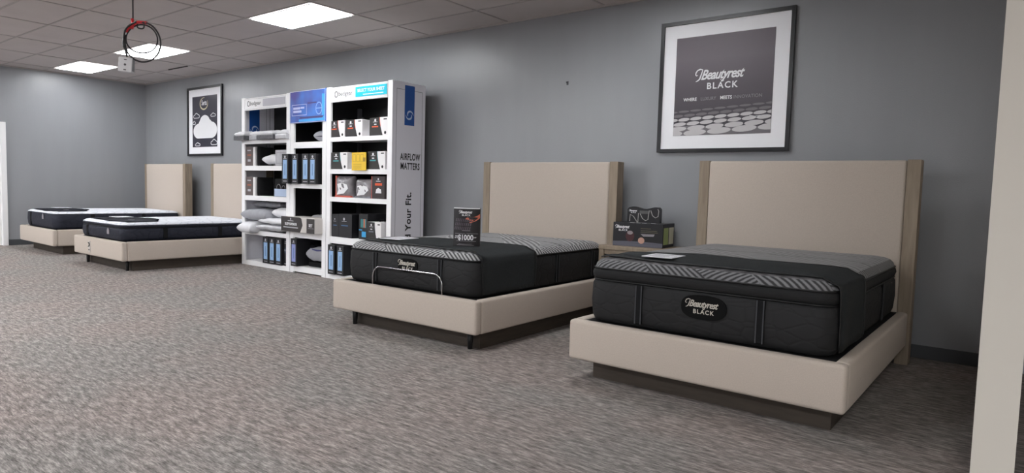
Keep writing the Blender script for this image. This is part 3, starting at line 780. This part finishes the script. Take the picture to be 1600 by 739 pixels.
# ------------------------------------------------------------------ shelving display
YS = -.713; DEP = .556
def swirl(bm, a, b, r, O, U, V, n=.0016):
    for ph in (0, PI):
        pts = [(a + r*(1-.55*q)*math.cos(ph + q*PI*1.15), b + r*(1-.55*q)*math.sin(ph + q*PI*1.15)) for q in [k/14 for k in range(15)]]
        line3(bm, pts, [r*.08 + r*.26*math.sin(PI*k/14) for k in range(15)], O, U, V, n)
def shelf_unit(x0, x1, top, boards, label, innerL, pw=.085, header=True):
    t = thing('display_shelf', label, 'shelf', (x0, YS, 0), 0, 'shelving display units')
    W = x1-x0
    for s, a in (('l', 0), ('r', W-pw)):
        obj('front_post', B(a+.001, a+pw-.001, 0, .03, 0, top, bev=.002), SHWHITE, t)
    obj('side_panel', B(.001, .02, .03, DEP-.01, .01, top-.002), innerL, t)
    obj('side_panel', B(W-.02, W-.001, .03, DEP-.01, .01, top-.002), SHGREY if abs(x1+6.09) < .01 else SHBLACK, t)
    obj('back_panel', B(.02, W-.02, DEP-.02, DEP-.01, .01, top-.002), SHBLACK, t)
    obj('top_board', B(.02, W-.02, .03, DEP-.02, top-.03, top-.004), SHWHITE, t)
    for z1_, z0_ in boards:
        bm = bmesh.new(); box(bm, pw, W-pw, .002, .03, z0_, z1_); box(bm, .021, W-.021, .03, DEP-.021, z1_-.03, z1_); obj('shelf_board', bm, SHWHITE, t)
    return t
LB = [(1.875, 1.825), (1.50, 1.43), (1.055, .985), (.535, .47), (.07, 0.0)]
UL = shelf_unit(-9.48, -8.215, 2.515, LB, 'white display shelf unit at the left end, with grey inner side and pillows', SHGREY)
UM = shelf_unit(-8.205, -7.385, 2.515, [(1.825, 1.74), (1.25, 1.19), (.585, .50), (.10, .02)], 'narrow middle display shelf unit under the blue poster', SHBLACK)
UR = shelf_unit(-7.375, -6.09, 2.525, [(1.87, 1.815), (1.455, 1.395), (1.09, 1.03), (.565, .478), (.07, 0.0)], 'tall white display shelf unit at the right end, with printed side panel', SHBLACK)
for U_, W_ in ((UM, .82), (UR, 1.285)):
    obj('corner_post', B(.021, .06, DEP-.07, DEP-.021, .1, 2.3), POSTGREY, U_)
# headers
def header(U_, W_, top, nm='header_panel'):
    h = obj(nm, B(.088, W_-.088, -.006, .03, 2.325, top-.012, bev=.002), SHWHITE, U_)
    bm = bmesh.new(); frame3(bm, .10, W_-.10, 2.34, top-.028, .003, (0, -.006, 0), FX, FZ, .0008); obj('border_line', bm, GINK, h)
    # bedgear ring mark and word
    bm = bmesh.new(); q = [(.205+.030*math.cos(R(a)), 2.42+.036*math.sin(R(a))) for a in range(0, 361, 20)]
    line3(bm, q, .012, (0, -.006, 0), FX, FZ, .001); obj('ring_mark', bm, mat('dark_grey_ink', (70, 70, 78), .5), h)
    text('bedgear', .085, mat('dark_grey_ink', (70, 70, 78)), h, (0, -.006, 0), FX, FZ, align='LEFT', a=.25, b=2.42, sx=1.05)
    return h
h = header(UL, 1.265, 2.515)
o = obj('sign_strip', B(.60, 1.165, -.012, -.006, 2.365, 2.47), mat('strip_grey', (190, 189, 198), .4), h)
h = header(UR, 1.285, 2.525)
o = obj('sign_strip', B(.60, 1.19, -.012, -.006, 2.362, 2.485), CYAN, h)
text('SELECT YOUR SHEET', .055, WINK, o, (0, -.012, 0), FX, FZ, a=.895, b=2.435, off=.001)
bm = bmesh.new(); rect3(bm, .75, 1.13, 2.38, 2.39, (0, -.012, 0), FX, FZ); obj('printed_text', bm, WINK, o)
# blue poster on the middle unit
M, N, L, b = node_mat('blue_poster_print')
tc = N.new('ShaderNodeTexCoord'); nz = N.new('ShaderNodeTexNoise'); nz.inputs['Scale'].default_value = 2.6; nz.inputs['Detail'].default_value = 2
L.new(tc.outputs['Object'], nz.inputs['Vector']); rp = N.new('ShaderNodeValToRGB'); e = rp.color_ramp.elements
e[0].position = .35; e[0].color = srgb((62, 58, 150)); e[1].position = .65; e[1].color = srgb((50, 120, 215)); L.new(nz.outputs['Fac'], rp.inputs[0])
L.new(rp.outputs[0], b.inputs['Base Color']); b.inputs['Roughness'].default_value = .3
p = obj('header_poster', B(.005, .815, -.012, .03, 2.085, 2.52), MATS['blue_poster_print'], UM)
O = (0, -.012, 0)
bm = bmesh.new(); frame3(bm, .012, .808, 2.088, 2.517, .005, O, FX, FZ, .0008); obj('poster_edge', bm, WINK, p)
bm = bmesh.new(); poly3(bm, [(.22, 2.10), (.80, 2.10), (.80, 2.17), (.74, 2.135), (.22, 2.13)], O, FX, FZ); rect3(bm, .74, .80, 2.17, 2.45, O, FX, FZ); obj('bright_print', bm, mat('bright_blue', (52, 168, 240), .3), p)
bm = bmesh.new(); rect3(bm, .24, .76, 2.14, 2.165, O, FX, FZ, .0015); rect3(bm, .42, .62, 2.335, 2.355, O, FX, FZ, .0015); obj('shadow_print', bm, mat('indigo_print', (48, 44, 120), .3), p)
bm = bmesh.new(); frame3(bm, .055, .40, 2.185, 2.335, .006, O, FX, FZ, .0018); rect3(bm, .09, .25, 2.27, 2.30, O, FX, FZ, .0018); rect3(bm, .26, .345, 2.275, 2.30, O, FX, FZ, .0018); rect3(bm, .09, .28, 2.225, 2.255, O, FX, FZ, .0018)
obj('printed_text', bm, mat('lilac_ink', (190, 200, 240), .5), p)
bm = bmesh.new(); q = [(.675+.065*math.cos(R(a)), 2.265+.078*math.sin(R(a))) for a in range(0, 361, 15)]; line3(bm, q, .012, O, FX, FZ, .0022); rect3(bm, .61, .745, 2.26, 2.272, O, FX, FZ, .0022)
obj('ring_print', bm, mat('pale_ring', (140, 180, 240), .4), p)
# printed right-hand side of the right unit (faces +x); u runs along +y
sp_ = [c for c in UR.children if c.name.startswith('side_panel')][-1]
SOF = (1.284, 0, 0); SU = (0, 1, 0)
bm = bmesh.new(); box(bm, 1.2845, 1.2865, .004, DEP-.012, .01, 2.51); o = obj('side_graphic', bm, SHGREY, UR)
SOF = (1.2865, 0, 0)
bm = bmesh.new(); frame3(bm, .062, .495, .10, 2.435, .004, SOF, SU, FZ, .0006); obj('border_line', bm, mat('slate_ink', (96, 96, 106), .5), o)
bm = bmesh.new(); rect3(bm, .195, .358, 2.005, 2.49, SOF, SU, FZ, .001); bn = obj('blue_banner', bm, BLUE, o)
bm = bmesh.new(); swirl(bm, .276, 2.13, .062, SOF, SU, FZ, .002); obj('swirl_mark', bm, mat('pale_ink', (190, 206, 232), .5), bn)
text('AIRFLOW', .115, INK, o, SOF, SU, FZ, a=.30, b=1.615, off=.0025, sx=.62, space=1.1)
text('MATTERS', .115, INK, o, SOF, SU, FZ, a=.30, b=1.50, off=.0025, sx=.62, space=1.1)
text('Find Your Fit.', .128, INK, o, SOF, (0, 0, 1), (0, -1, 0), align='RIGHT', a=1.185, b=-.285, off=.003, space=1.05)
# the same print on the inner side of the left unit
SOF = (.020, 0, 0)
bm = bmesh.new(); rect3(bm, .115, .285, 1.94, 2.46, SOF, SU, FZ, .001); bn = obj('blue_banner', bm, BLUE, UL)
bm = bmesh.new(); swirl(bm, .20, 2.06, .065, SOF, SU, FZ, .002); obj('swirl_mark', bm, mat('pale_ink', (190, 206, 232)), bn)
bm = bmesh.new(); rect3(bm, .06, .064, .1, 2.44, SOF, SU, FZ, .0006); rect3(bm, .40, .404, .1, 2.44, SOF, SU, FZ, .0006); rect3(bm, .46, .466, .1, 2.44, SOF, SU, FZ, .0006)
obj('border_line', bm, mat('slate_ink', (96, 96, 106)), UL)

# ---- goods on the shelves
def sheet_box(x0, x1, z0, h, accent, label, y=-.70, d=.30, rz=0., handle=True, group='sheet set boxes', white_side='white'):
    w = x1-x0
    t = thing('sheet_box', label, 'box', ((x0+x1)/2, y+d/2, z0), R(rz), group)
    obj('carton', B(-w/2, w/2, -d/2, d/2, 0, h, bev=.003, seg=1), BOXW, t)
    O = (-w/2, -d/2, 0)
    bm = bmesh.new(); e1 = [(w*(.72 - .17*math.sin(k/8*PI/2)), h*k/8) for k in range(9)]
    poly3(bm, [(.0, .0)] + e1 + [(0, h)], O, FX, FZ, .001); rect3(bm, 0, d, 0, h, (-w/2, d/2, 0), (0, -1, 0), (0, 0, 1), .001)
    f = obj('dark_front', bm, BOXCH, t)
    bm = bmesh.new(); e2 = [(a, c) for a, c in e1[4:]]; line3(bm, e2, .006, O, FX, FZ, .0018)
    rect3(bm, w*.13, w*.47, h*.46, h*.53, O, FX, FZ, .002); obj('accent_print', bm, accent, f)
    bm = bmesh.new(); poly3(bm, disc(w*.31, h*.85, w*.05), O, FX, FZ, .002); rect3(bm, w*.19, w*.43, h*.74, h*.765, O, FX, FZ, .002); rect3(bm, w*.25, w*.38, h*.60, h*.65, O, FX, FZ, .002)
    obj('printed_text', bm, WINK, f)
    bm = bmesh.new(); poly3(bm, disc(w*.85, h*.15, w*.055), O, FX, FZ, .001); rect3(bm, w*.76, w*.93, h*.86, h*.92, O, FX, FZ, .001); obj('dark_mark', bm, INK, t)
    if handle:
        bm = bmesh.new(); tube(bm, [(-.05, -d*.1, h), (-.04, -d*.1, h+.03), (.04, -d*.1, h+.035), (.055, -d*.1, h)], .006, 6); obj('handle', bm, BLK, t)
    return t
sheet_box(-7.325, -7.015, 1.87, .215, ORANGE, 'white and black sheet box with orange stripe, leftmost on the top right shelf')
sheet_box(-6.995, -6.665, 1.87, .215, ORANGE, 'white and black sheet box with orange stripe, second from left on the top right shelf')
sheet_box(-6.52, -6.18, 1.87, .222, ORANGE, 'white and black orange-striped sheet box at the right end of the top right shelf')
sheet_box(-7.29, -6.955, 1.455, .218, TEAL, 'white and black sheet box with teal stripe left of the yellow card')
sheet_box(-6.55, -6.225, 1.455, .222, TEAL, 'white and black sheet box with teal stripe right of the yellow card')
# slim white pack behind the third box
o = obj('slim_pack', B(-6.555, -6.528, -.66, -.50, 1.87, 2.055, bev=.004), BOXW); tag(o, 'slim white pack standing against the right end sheet box', 'pack')
t = thing('price_card', 'yellow card with printed grid standing between two teal-striped boxes', 'card', (-6.68, -.735, 1.44))
obj('card', B(-.14, .14, 0, .006, 0, .225), YEL, t)
bm = bmesh.new()
for k in range(3): frame3(bm, -.12+k*.075, -.06+k*.075, .11, .20, .003, (0, 0, 0), FX, FZ, .001)
rect3(bm, .08, .13, .11, .16, (0, 0, 0), FX, FZ, .001)
for k in range(3): rect3(bm, -.11, .05, .03+k*.022, .034+k*.022, (0, 0, 0), FX, FZ, .001)
obj('printed_grid', bm, mat('ochre_ink', (176, 140, 50), .5), t)

def lumpmesh(w, d, h, seed=0, pin=.25, amp=.01, n=16):
    """soft pillow: two domed skins meeting at a pinched edge"""
    rnd = random.Random(seed); bm = bmesh.new(); ph = [rnd.uniform(0, 6) for _ in range(6)]
    def P(u, v, s):
        e = max(0, 1-abs(u)**4)*max(0, 1-abs(v)**4); z = s*h/2*(e**.36)
        sc = 1 - pin*.18*(1-abs(u))*(abs(v)**3)*0
        x = u*w/2*(1-.06*pin*(1-abs(v)**2)); y = v*d/2*(1-.06*pin*(1-abs(u)**2))
        z += amp*(math.sin(u*5+ph[0])*math.cos(v*4+ph[1]) + .6*math.sin(u*11+ph[2]+v*7))*e
        return (x, y, z+h/2)
    G = {}
    for s in (1, -1):
        for i in range(n+1):
            for j in range(n+1):
                u, v = -math.cos(PI*i/n), -math.cos(PI*j/n)
                edge = i in (0, n) or j in (0, n)
                if edge and s == -1: G[(s, i, j)] = G[(1, i, j)]
                else: G[(s, i, j)] = bm.verts.new(P(u, v, s))
    for s in (1, -1):
        for i in range(n):
            for j in range(n):
                q = [G[(s, i, j)], G[(s, i+1, j)], G[(s, i+1, j+1)], G[(s, i, j+1)]]
                bm.faces.new(q if s == 1 else q[::-1])
    lo = min(v.co.z for v in bm.verts)
    for v in bm.verts: v.co.z -= lo
    return bm
def softpack(name, label, cat, x0, x1, z0, h, material, y=-.72, d=.42, seed=0, rx=0., rz=0., group=None, amp=.008):
    t = thing(name, label, cat, ((x0+x1)/2, y+d/2, z0), R(rz), group)
    t.rotation_euler[0] = R(rx)
    obj('pillow_body', lumpmesh(x1-x0, d, h, seed, amp=amp), material, t, True)
    return t
# clear bags on the third right shelf
def bagpack(x0, x1, z0, h, edge, label, seed):
    w = x1-x0
    t = thing('bagged_pillow', label, 'pillow pack', ((x0+x1)/2, -.56, z0), 0, 'bagged pillows on the shelves')
    bm = lumpmesh(w, h, .16, seed, amp=.006)
    for v in bm.verts: v.co = Vector((v.co.x, v.co.z-.14+0, v.co.y+h/2))
    obj('plastic_bag', bm, mat('clear_bag_grey', (128, 124, 128), .2, noise=.25, nscale=14, coat=.5), t, True)
    bm = bmesh.new(); c = [(-.30*w, .12*h), (.12*w, .18*h), (.38*w, .42*h), (.30*w, .60*h), (-.02*w, .68*h), (-.28*w, .62*h), (-.2*w, .35*h)]
    poly3(bm, c, (0, -.132, 0), FX, FZ, .004); obj('white_pillow_print', bm, WINK, t)
    bm = bmesh.new(); rect3(bm, -w*.47, w*.47, 0, .022, (0, -.06, 0), FX, FZ, .06)
    if edge: rect3(bm, -w*.48, -w*.40, .02, h, (0, -.08, 0), FX, FZ, .03)
    obj('bag_edging', bm, edge or PLASTG, t)
    return t
bagpack(-7.24, -6.90, 1.09, .28, mat('red_piping', (200, 92, 78), .5), 'clear bag with red edging and white pillow on the shelf under the sheet boxes', 3)
bagpack(-6.83, -6.50, 1.09, .245, None, 'crinkled grey clear bag with white pillow beside the red-edged dark pack', 4)
def tall_pack(x0, x1, z0, h, bodym, labelm, label, y=-.76, d=.33, group='tall boxed protectors', lab=(.16, .80), rz=0):
    w = x1-x0
    t = thing('slim_box', label, 'box', ((x0+x1)/2, y+d/2, z0), R(rz), group)
    obj('carton', B(-w/2, w/2, -d/2, d/2, 0, h, bev=.002, seg=1), bodym, t)
    bm = bmesh.new(); rect3(bm, -w*.32, w*.32, h*lab[0], h*lab[1], (0, -d/2, 0), FX, FZ, .001); l = obj('front_label', bm, labelm, t)
    bm = bmesh.new()
    rect3(bm, -w*.04, w*.06, h*lab[0]+h*.12, h*lab[1]-h*.14, (0, -d/2-.001, 0), FX, FZ, .0006); obj('printed_text', bm, mat('steel_ink', (96, 130, 176), .5), l)
    bm = bmesh.new(); poly3(bm, disc(0, h*.90, w*.12), (0, -d/2, 0), FX, FZ, .001); rect3(bm, -w*.25, w*.25, h*.835, h*.85, (0, -d/2, 0), FX, FZ, .001); rect3(bm, -w*.3, w*.3, h*.07, h*.09, (0, -d/2, 0), FX, FZ, .001)
    obj('white_mark', bm, mat('soft_white_ink', (190, 190, 196), .5), t)
    return t
TP = [(-8.275, -8.125), (-8.085, -7.94), (-7.845, -7.69), (-7.675, -7.53)]
PL = ['leftmost of the four tall black boxes with pale blue labels on the middle shelf', 'second from left of the four tall black boxes on the middle shelf',
      'third from left of the four tall black boxes on the middle shelf', 'rightmost of the four tall black boxes on the middle shelf']
for i, (a, c) in enumerate(TP): tall_pack(a, c, 1.25, .41, BOXBLK, SKY, PL[i], y=-.80 if i == 0 else -.77)
PL = ['leftmost blue-labelled tall black box at the bottom of the left shelf', 'second blue-labelled tall black box at the bottom of the left shelf', 'third blue-labelled tall black box at the bottom of the left shelf']
for i, (a, c) in enumerate([(-8.865, -8.715), (-8.70, -8.55), (-8.535, -8.385)]): tall_pack(a, c, .07, .385, BOXBLK, SKY, PL[i], y=-.735)
tall_pack(-8.375, -8.30, .07, .385, BOXBLK, GINK, 'plain tall black box right of the three blue-labelled ones, bottom left shelf', y=-.70, lab=(.55, .62))
tall_pack(-8.115, -7.975, .10, .385, BOXBLK, mat('violet_label', (150, 160, 215), .4), 'tall black box with violet-blue label at the bottom of the middle shelf', y=-.76)
tall_pack(-7.275, -7.13, .07, .39, BOXBLK, SKY, 'tall black blue-labelled box at the bottom of the right shelf, left one', y=-.755)
tall_pack(-7.085, -6.945, .07, .39, BOXBLK, SKY, 'tall black blue-labelled box at the bottom of the right shelf, beside the black mattress', y=-.755)
# dark boxes, fourth right shelf
def plain_box(x0, x1, z0, h, label, y=-.70, d=.36, rz=0., strip=None, m_=None):
    w = x1-x0
    t = thing('black_box', label, 'box', ((x0+x1)/2, y+d/2, z0), R(rz))
    obj('carton', B(-w/2, w/2, -d/2, d/2, 0, h, bev=.003, seg=1), m_ or BOXBLK, t)
    bm = bmesh.new(); poly3(bm, disc(-w*.1, h*.78, w*.07), (0, -d/2, 0), FX, FZ, .001); rect3(bm, -w*.28, w*.1, h*.68, h*.70, (0, -d/2, 0), FX, FZ, .001); obj('white_mark', bm, mat('soft_white_ink', (190, 190, 196)), t)
    bm = bmesh.new(); rect3(bm, -w*.32, w*.2, h*.49, h*.53, (0, -d/2, 0), FX, FZ, .001); obj('stripe', bm, strip or mat('blue_stripe', (70, 110, 150), .5), t)
    return t
plain_box(-7.275, -7.13, .565, .30, 'narrow black box at the left end of the shelf above the tall boxes', y=-.69)
plain_box(-7.115, -6.85, .565, .31, 'wider black box with small white mark beside the narrow black box', y=-.70, strip=mat('blue_stripe', (70, 110, 150)))
t = thing('colour_box', 'black box with blue and orange pictures between the black boxes', 'box', (-6.65, -.52, .565), R(-4))
obj('carton', B(-.095, .095, -.15, .15, 0, .325, bev=.003, seg=1), BOXBLK, t)
O = (0, -.15, 0)
bm = bmesh.new(); rect3(bm, -.05, -.035, .15, .26, O, FX, FZ); rect3(bm, .045, .06, .15, .26, O, FX, FZ); rect3(bm, -.02, 0, .15, .26, O, FX, FZ); obj('picture_stripes', bm, TEAL, t)
bm = bmesh.new(); rect3(bm, .005, .04, .15, .26, O, FX, FZ); obj('picture_stripes', bm, mat('terracotta_print', (190, 110, 84), .5), t)
bm = bmesh.new(); rect3(bm, -.03, .06, .03, .10, O, FX, FZ); rect3(bm, -.09, -.02, .112, .125, O, FX, FZ); obj('blue_picture', bm, mat('azure_print', (64, 168, 226), .5), t)
sheet_box(-6.50, -6.215, .565, .235, mat('grey_accent', (110, 116, 126), .5), 'black box with white curved side on the shelf just above the mattress', y=-.74, d=.32, rz=-4)
# dark pack with orange stripe
t = thing('protector_pack', 'dark pack with orange stripe at the right end of the bagged pillows', 'pack', (-6.345, -.56, 1.09), 0)
obj('carton', B(-.125, .125, -.14, .14, 0, .285, bev=.012), mat('maroon_black', (50, 40, 42), .4), t)
O = (0, -.14, 0)
bm = bmesh.new(); rect3(bm, -.06, .07, .165, .195, O, FX, FZ, .001); obj('orange_stripe', bm, ORANGE, t)
bm = bmesh.new(); poly3(bm, [(-.05, .07), (.06, .07), (.05, .12), (.0, .135), (-.035, .12)], O, FX, FZ, .001); poly3(bm, disc(0, .245, .012), O, FX, FZ, .001); rect3(bm, -.04, .04, .215, .222, O, FX, FZ, .001); obj('white_print', bm, WINK, t)
bm = bmesh.new(); box(bm, -.135, -.126, -.135, .1, .0, .28); o = obj('red_side', bm, mat('red_piping', (200, 92, 78)), t)
o = obj('white_box', B(-6.21, -6.125, -.66, -.40, 1.09, 1.33, bev=.004), BOXW); tag(o, 'white box corner showing beside the dark orange-striped pack', 'box')
# middle unit: pillow above and below, bundle box
softpack('travel_pillow', 'grey pillow with dark band on the upper shelf of the middle unit', 'pillow', -7.74, -7.41, 1.825, .15, GREYP, y=-.66, d=.35, seed=5)
sp2 = [o for o in bpy.data.objects if o.name.startswith('travel_pillow')][-1]
obj('dark_band', B(-.155, .155, -.172, -.12, .06, .095, bev=.01), mat('slate_band', (60, 58, 74), .6), sp2)
t = softpack('contour_pillow', 'grey contoured pillow with blue upper edge at the bottom of the middle shelf', 'pillow', -7.90, -7.42, .17, .20, mat('silver_pillow', (158, 158, 164), .7), y=-.66, d=.3, seed=6)
bm = bmesh.new(); tube(bm, [(-.2, -.10, .178), (-.1, -.125, .172), (0, -.13, .168), (.1, -.125, .172), (.2, -.10, .178)], .014, 8); obj('blue_edge', bm, mat('dull_blue', (70, 72, 120), .6), t, True)
o = obj('display_block', B(-7.92, -7.41, -.60, -.32, .10, .165, bev=.006), BLK); tag(o, 'low black block carrying the contoured pillow at the bottom of the middle shelf', 'block')
t = thing('dark_pouch', 'black pouch behind the tall violet-labelled box', 'pouch', (-7.965, -.47, .10))
obj('pouch_body', lumpmesh(.20, .2, .30, 9, amp=.012), BLK, t, True)
t = thing('bundle_box', 'wide charcoal and white bundle box jutting from the middle shelf', 'box', (-7.855, -.665, .587), R(-1.5))
obj('carton', B(-.405, .405, -.16, .16, 0, .205, bev=.003, seg=1), mat('cream_carton', (214, 208, 204), .5), t)
O = (-.405, -.16, 0)
bm = bmesh.new(); poly3(bm, [(0, 0), (.47, 0), (.53, .10), (.50, .19), (.46, .205), (0, .205)], O, FX, FZ, .001); rect3(bm, .625, .81, .0, .198, O, FX, FZ, .001)
f = obj('dark_front', bm, mat('warm_charcoal', (58, 54, 54), .5), t)
text('SLEEP SUPERIOR', .048, WINK, f, (-.405, -.161, 0), FX, FZ, a=.245, b=.105, off=.0012, sx=.85)
text('SET', .055, WINK, f, (-.405, -.161, 0), FX, FZ, a=.72, b=.105, off=.0015)
bm = bmesh.new(); rect3(bm, .06, .42, .052, .066, O, FX, FZ, .002); rect3(bm, .17, .31, .147, .155, O, FX, FZ, .002); poly3(bm, disc(.24, .176, .014), O, FX, FZ, .002); rect3(bm, .66, .79, .066, .07, O, FX, FZ, .002)
obj('printed_text', bm, mat('soft_white_ink', (190, 190, 196)), f)
softpack('small_pillow', 'corner of a white pillow behind the bundle box', 'pillow', -8.11, -7.80, .587, .22, PILLOWM, y=-.48, d=.25, seed=8)
# left unit
def flat_case(x0, x1, label, y, seed, ztop=.10, dark=True):
    t = thing('pillow_case_pack', label, 'pillow pack', ((x0+x1)/2, y+.21, 1.876), 0, 'flat packs on the top left shelf'); w = x1-x0
    obj('pack_tray', B(-w/2, w/2, -.21, .21, 0, .068, bev=.008), mat('dark_mesh', (86, 86, 90), .35, noise=.3, nscale=30, coat=.3) if dark else PLAST, t)
    bm = lumpmesh(w*.96, .40, .09, seed, amp=.008)
    for v in bm.verts: v.co.z += .035
    obj('pillow_top', bm, PILLOWM, t, True)
    return t
flat_case(-9.51, -9.22, 'leftmost grey pillow pack overhanging the top left shelf', -.83, 11)
flat_case(-9.20, -8.97, 'narrow pale pillow pack between two grey mesh packs on the top left shelf', -.76, 12, dark=False)
flat_case(-8.95, -8.52, 'grey mesh pillow pack with white top, nearest the middle of the top left shelf', -.79, 13)
flat_case(-8.505, -8.235, 'white plastic pillow pack at the right end of the top left shelf', -.765, 14, dark=False)
def book_pack(x, z, h, label, seed):
    t = thing('product_pack', label, 'pack', (x, -.56, z), 0, 'dark product packs on the left shelf')
    obj('carton', B(-.115, .070, -.14, .14, 0, h, bev=.004), mat('taupe_pack', (96, 84, 82), .35), t)
    obj('white_section', B(.072, .135, -.135, .13, 0, h-.005, bev=.004), BOXW, t)
    bm = lumpmesh(h, .26, .10, seed, amp=.004)
    for v in bm.verts: v.co = Vector((v.co.z+.137, v.co.y, v.co.x+h/2))
    obj('black_bag', bm, BLK, t, True)
    bm = bmesh.new(); rect3(bm, -.07, .03, h*.52, h*.60, (0, -.14, 0), FX, FZ, .001); obj('orange_print', bm, mat('dull_orange', (170, 96, 72), .5), t)
    bm = bmesh.new(); rect3(bm, -.06, .02, h*.22, h*.34, (0, -.14, 0), FX, FZ, .001); rect3(bm, -.07, .025, h*.78, h*.84, (0, -.14, 0), FX, FZ, .001); obj('white_print', bm, mat('soft_white_ink', (190, 190, 196)), t)
    return t
book_pack(-9.27, 1.50, .285, 'taupe, white and black pack on the second left shelf', 21)
book_pack(-9.27, 1.055, .28, 'taupe, white and black pack on the third left shelf', 22)
softpack('bagged_pillow', 'crumpled white pillow on the second left shelf', 'pillow pack', -8.93, -8.42, 1.50, .145, PILLOWM, y=-.71, d=.40, seed=23, group='bagged pillows on the shelves', amp=.014)
t = thing('pillow_box', 'pale grey plastic-wrapped box at the right of the second left shelf', 'box', (-8.41, -.565, 1.50), R(2))
obj('carton', B(-.16, .16, -.15, .15, 0, .225, bev=.006), PLAST, t)
bm = bmesh.new(); frame3(bm, -.13, .13, .03, .19, .006, (0, -.15, 0), FX, FZ, .001); obj('printed_frame', bm, GINK, t)
t = thing('pillow_bag', 'black bag with pale blue lower panel and loop handles on the third left shelf', 'bag', (-8.44, -.57, 1.055), 0)
obj('bag_body', B(-.17, .17, -.13, .13, 0, .26, bev=.01), BLK, t)
obj('blue_panel', B(-.168, .168, -.136, -.13, .005, .115), mat('ice_blue', (186, 204, 232), .4), t)
bm = bmesh.new(); tube(bm, [(-.05+.05*math.cos(R(a)), -.142, .12+.06*math.sin(R(a))) for a in range(0, 190, 20)], .005, 6); tube(bm, [(.07+.04*math.cos(R(a)), -.142, .115+.05*math.sin(R(a))) for a in range(0, 190, 20)], .004, 6)
obj('loop_handle', bm, GINK, t)
# fourth left shelf: pile of pillows
softpack('bed_pillow', 'grey wrapped pillow at the very top of the pile on the fourth left shelf', 'pillow', -9.38, -8.62, .862, .10, PLASTG, y=-.60, d=.40, seed=31, group='pillow pile on the left shelf')
softpack('bed_pillow', 'big plump grey pillow overhanging the left edge of the pile', 'pillow', -9.385, -8.72, .675, .175, GREYP, y=-.79, d=.5, seed=32, group='pillow pile on the left shelf')
softpack('bed_pillow', 'white pillow at the upper right of the pile on the fourth left shelf', 'pillow', -8.72, -8.235, .735, .15, PILLOWM, y=-.68, d=.42, seed=33, group='pillow pile on the left shelf')
softpack('bed_pillow', 'white pillow drooping over the front left edge of the fourth shelf', 'pillow', -9.34, -8.98, .50, .17, PILLOWM, y=-.87, d=.50, seed=34, rx=6, group='pillow pile on the left shelf')
softpack('bed_pillow', 'folded white pillow with dark trim at the lower right of the pile', 'pillow', -8.955, -8.24, .537, .10, PLAST, y=-.80, d=.5, seed=35, group='pillow pile on the left shelf', amp=.012)
softpack('bed_pillow', 'white pillow lying between the folded one and the upper right one', 'pillow', -8.90, -8.24, .637, .09, PILLOWM, y=-.79, d=.48, seed=36, group='pillow pile on the left shelf', amp=.012)

# ------------------------------------------------------------------ cable coil hanging from the ceiling
C0 = Vector((-5.805, -3.672, 2.371))
t = thing('hanging_cable', 'coiled black cable with red tape and white outlet box hanging from the ceiling', 'cable', C0)
r2, u2 = Vector((.787, .617, 0)), Vector((-.02, .0, 1))
def cp(px, pz): return r2*((px-222)*.0052) + Vector((0, 0, 1))*((66-pz)*.0052)
top = cp(208, 33)
bm = bmesh.new()
tube(bm, [top + Vector((0, 0, -.01)), top*.99 + Vector((0, 0, .3)), Vector((top.x-.002, top.y, H-C0.z))], .0065, 8)
obj('drop_cable', bm, mat('grey_cable', (66, 64, 66), .5), t, True)
bm = bmesh.new()
fwd = Vector((-.617, .787, 0))
def ring(cx, cz, ra, rb, off, a0=0, a1=360, n=40):
    return [cp(cx + ra*math.cos(R(a0+(a1-a0)*k/n)), cz - rb*math.sin(R(a0+(a1-a0)*k/n))) + fwd*(off + .006*math.sin(4*PI*k/n)) for k in range(n+1)]
tube(bm, ring(223, 66, 28, 30.5, 0, 95, 455)[:-1], .007, 8, closed=True)
tube(bm, ring(219.5, 60, 25, 22, .02, 85, 445)[:-1], .006, 8, closed=True)
tube(bm, ring(220, 64, 26, 29, -.016, 100, 215), .008, 8)
tube(bm, ring(220, 40, 6, 5, .0, 150, 390, 16), .006, 8)
tube(bm, [cp(196, 55), cp(195, 70), cp(196, 80), cp(198, 89)], .008, 8)
obj('cable_coil', bm, mat('black_cable', (34, 30, 32), .45), t, True)
bm = bmesh.new(); tube(bm, ring(222, 66, 28.5, 31, 0, 75, 150, 14), .0125, 8); tube(bm, [cp(207, 30), cp(208, 40), cp(206, 46)], .012, 8)
obj('red_tape', bm, mat('red_tape', (200, 38, 48), .4), t, True)
bx = bmesh.new(); box(bx, -.052, .052, -.03, .03, -.062, .055, bev=.004)
o = obj('outlet_box', bx, mat('outlet_white', (196, 194, 196), .5), t); o.location = cp(197, 101.5); o.rotation_euler = (0, R(4), R(48))
bx = bmesh.new(); box(bx, .0525, .0535, -.024, .024, -.05, .045); s_ = obj('cover_side', bx, mat('box_side_grey', (120, 118, 120), .5), o)
bm = bmesh.new()
for z in (-.045, .037): box(bm, -.010, .010, -.0325, -.03, z-.004, z+.004)
poly3(bm, disc(0, -.004, .009), (0, -.03, 0), FX, FZ, .002); obj('screws', bm, mat('screw_grey', (70, 66, 68), .5), o)
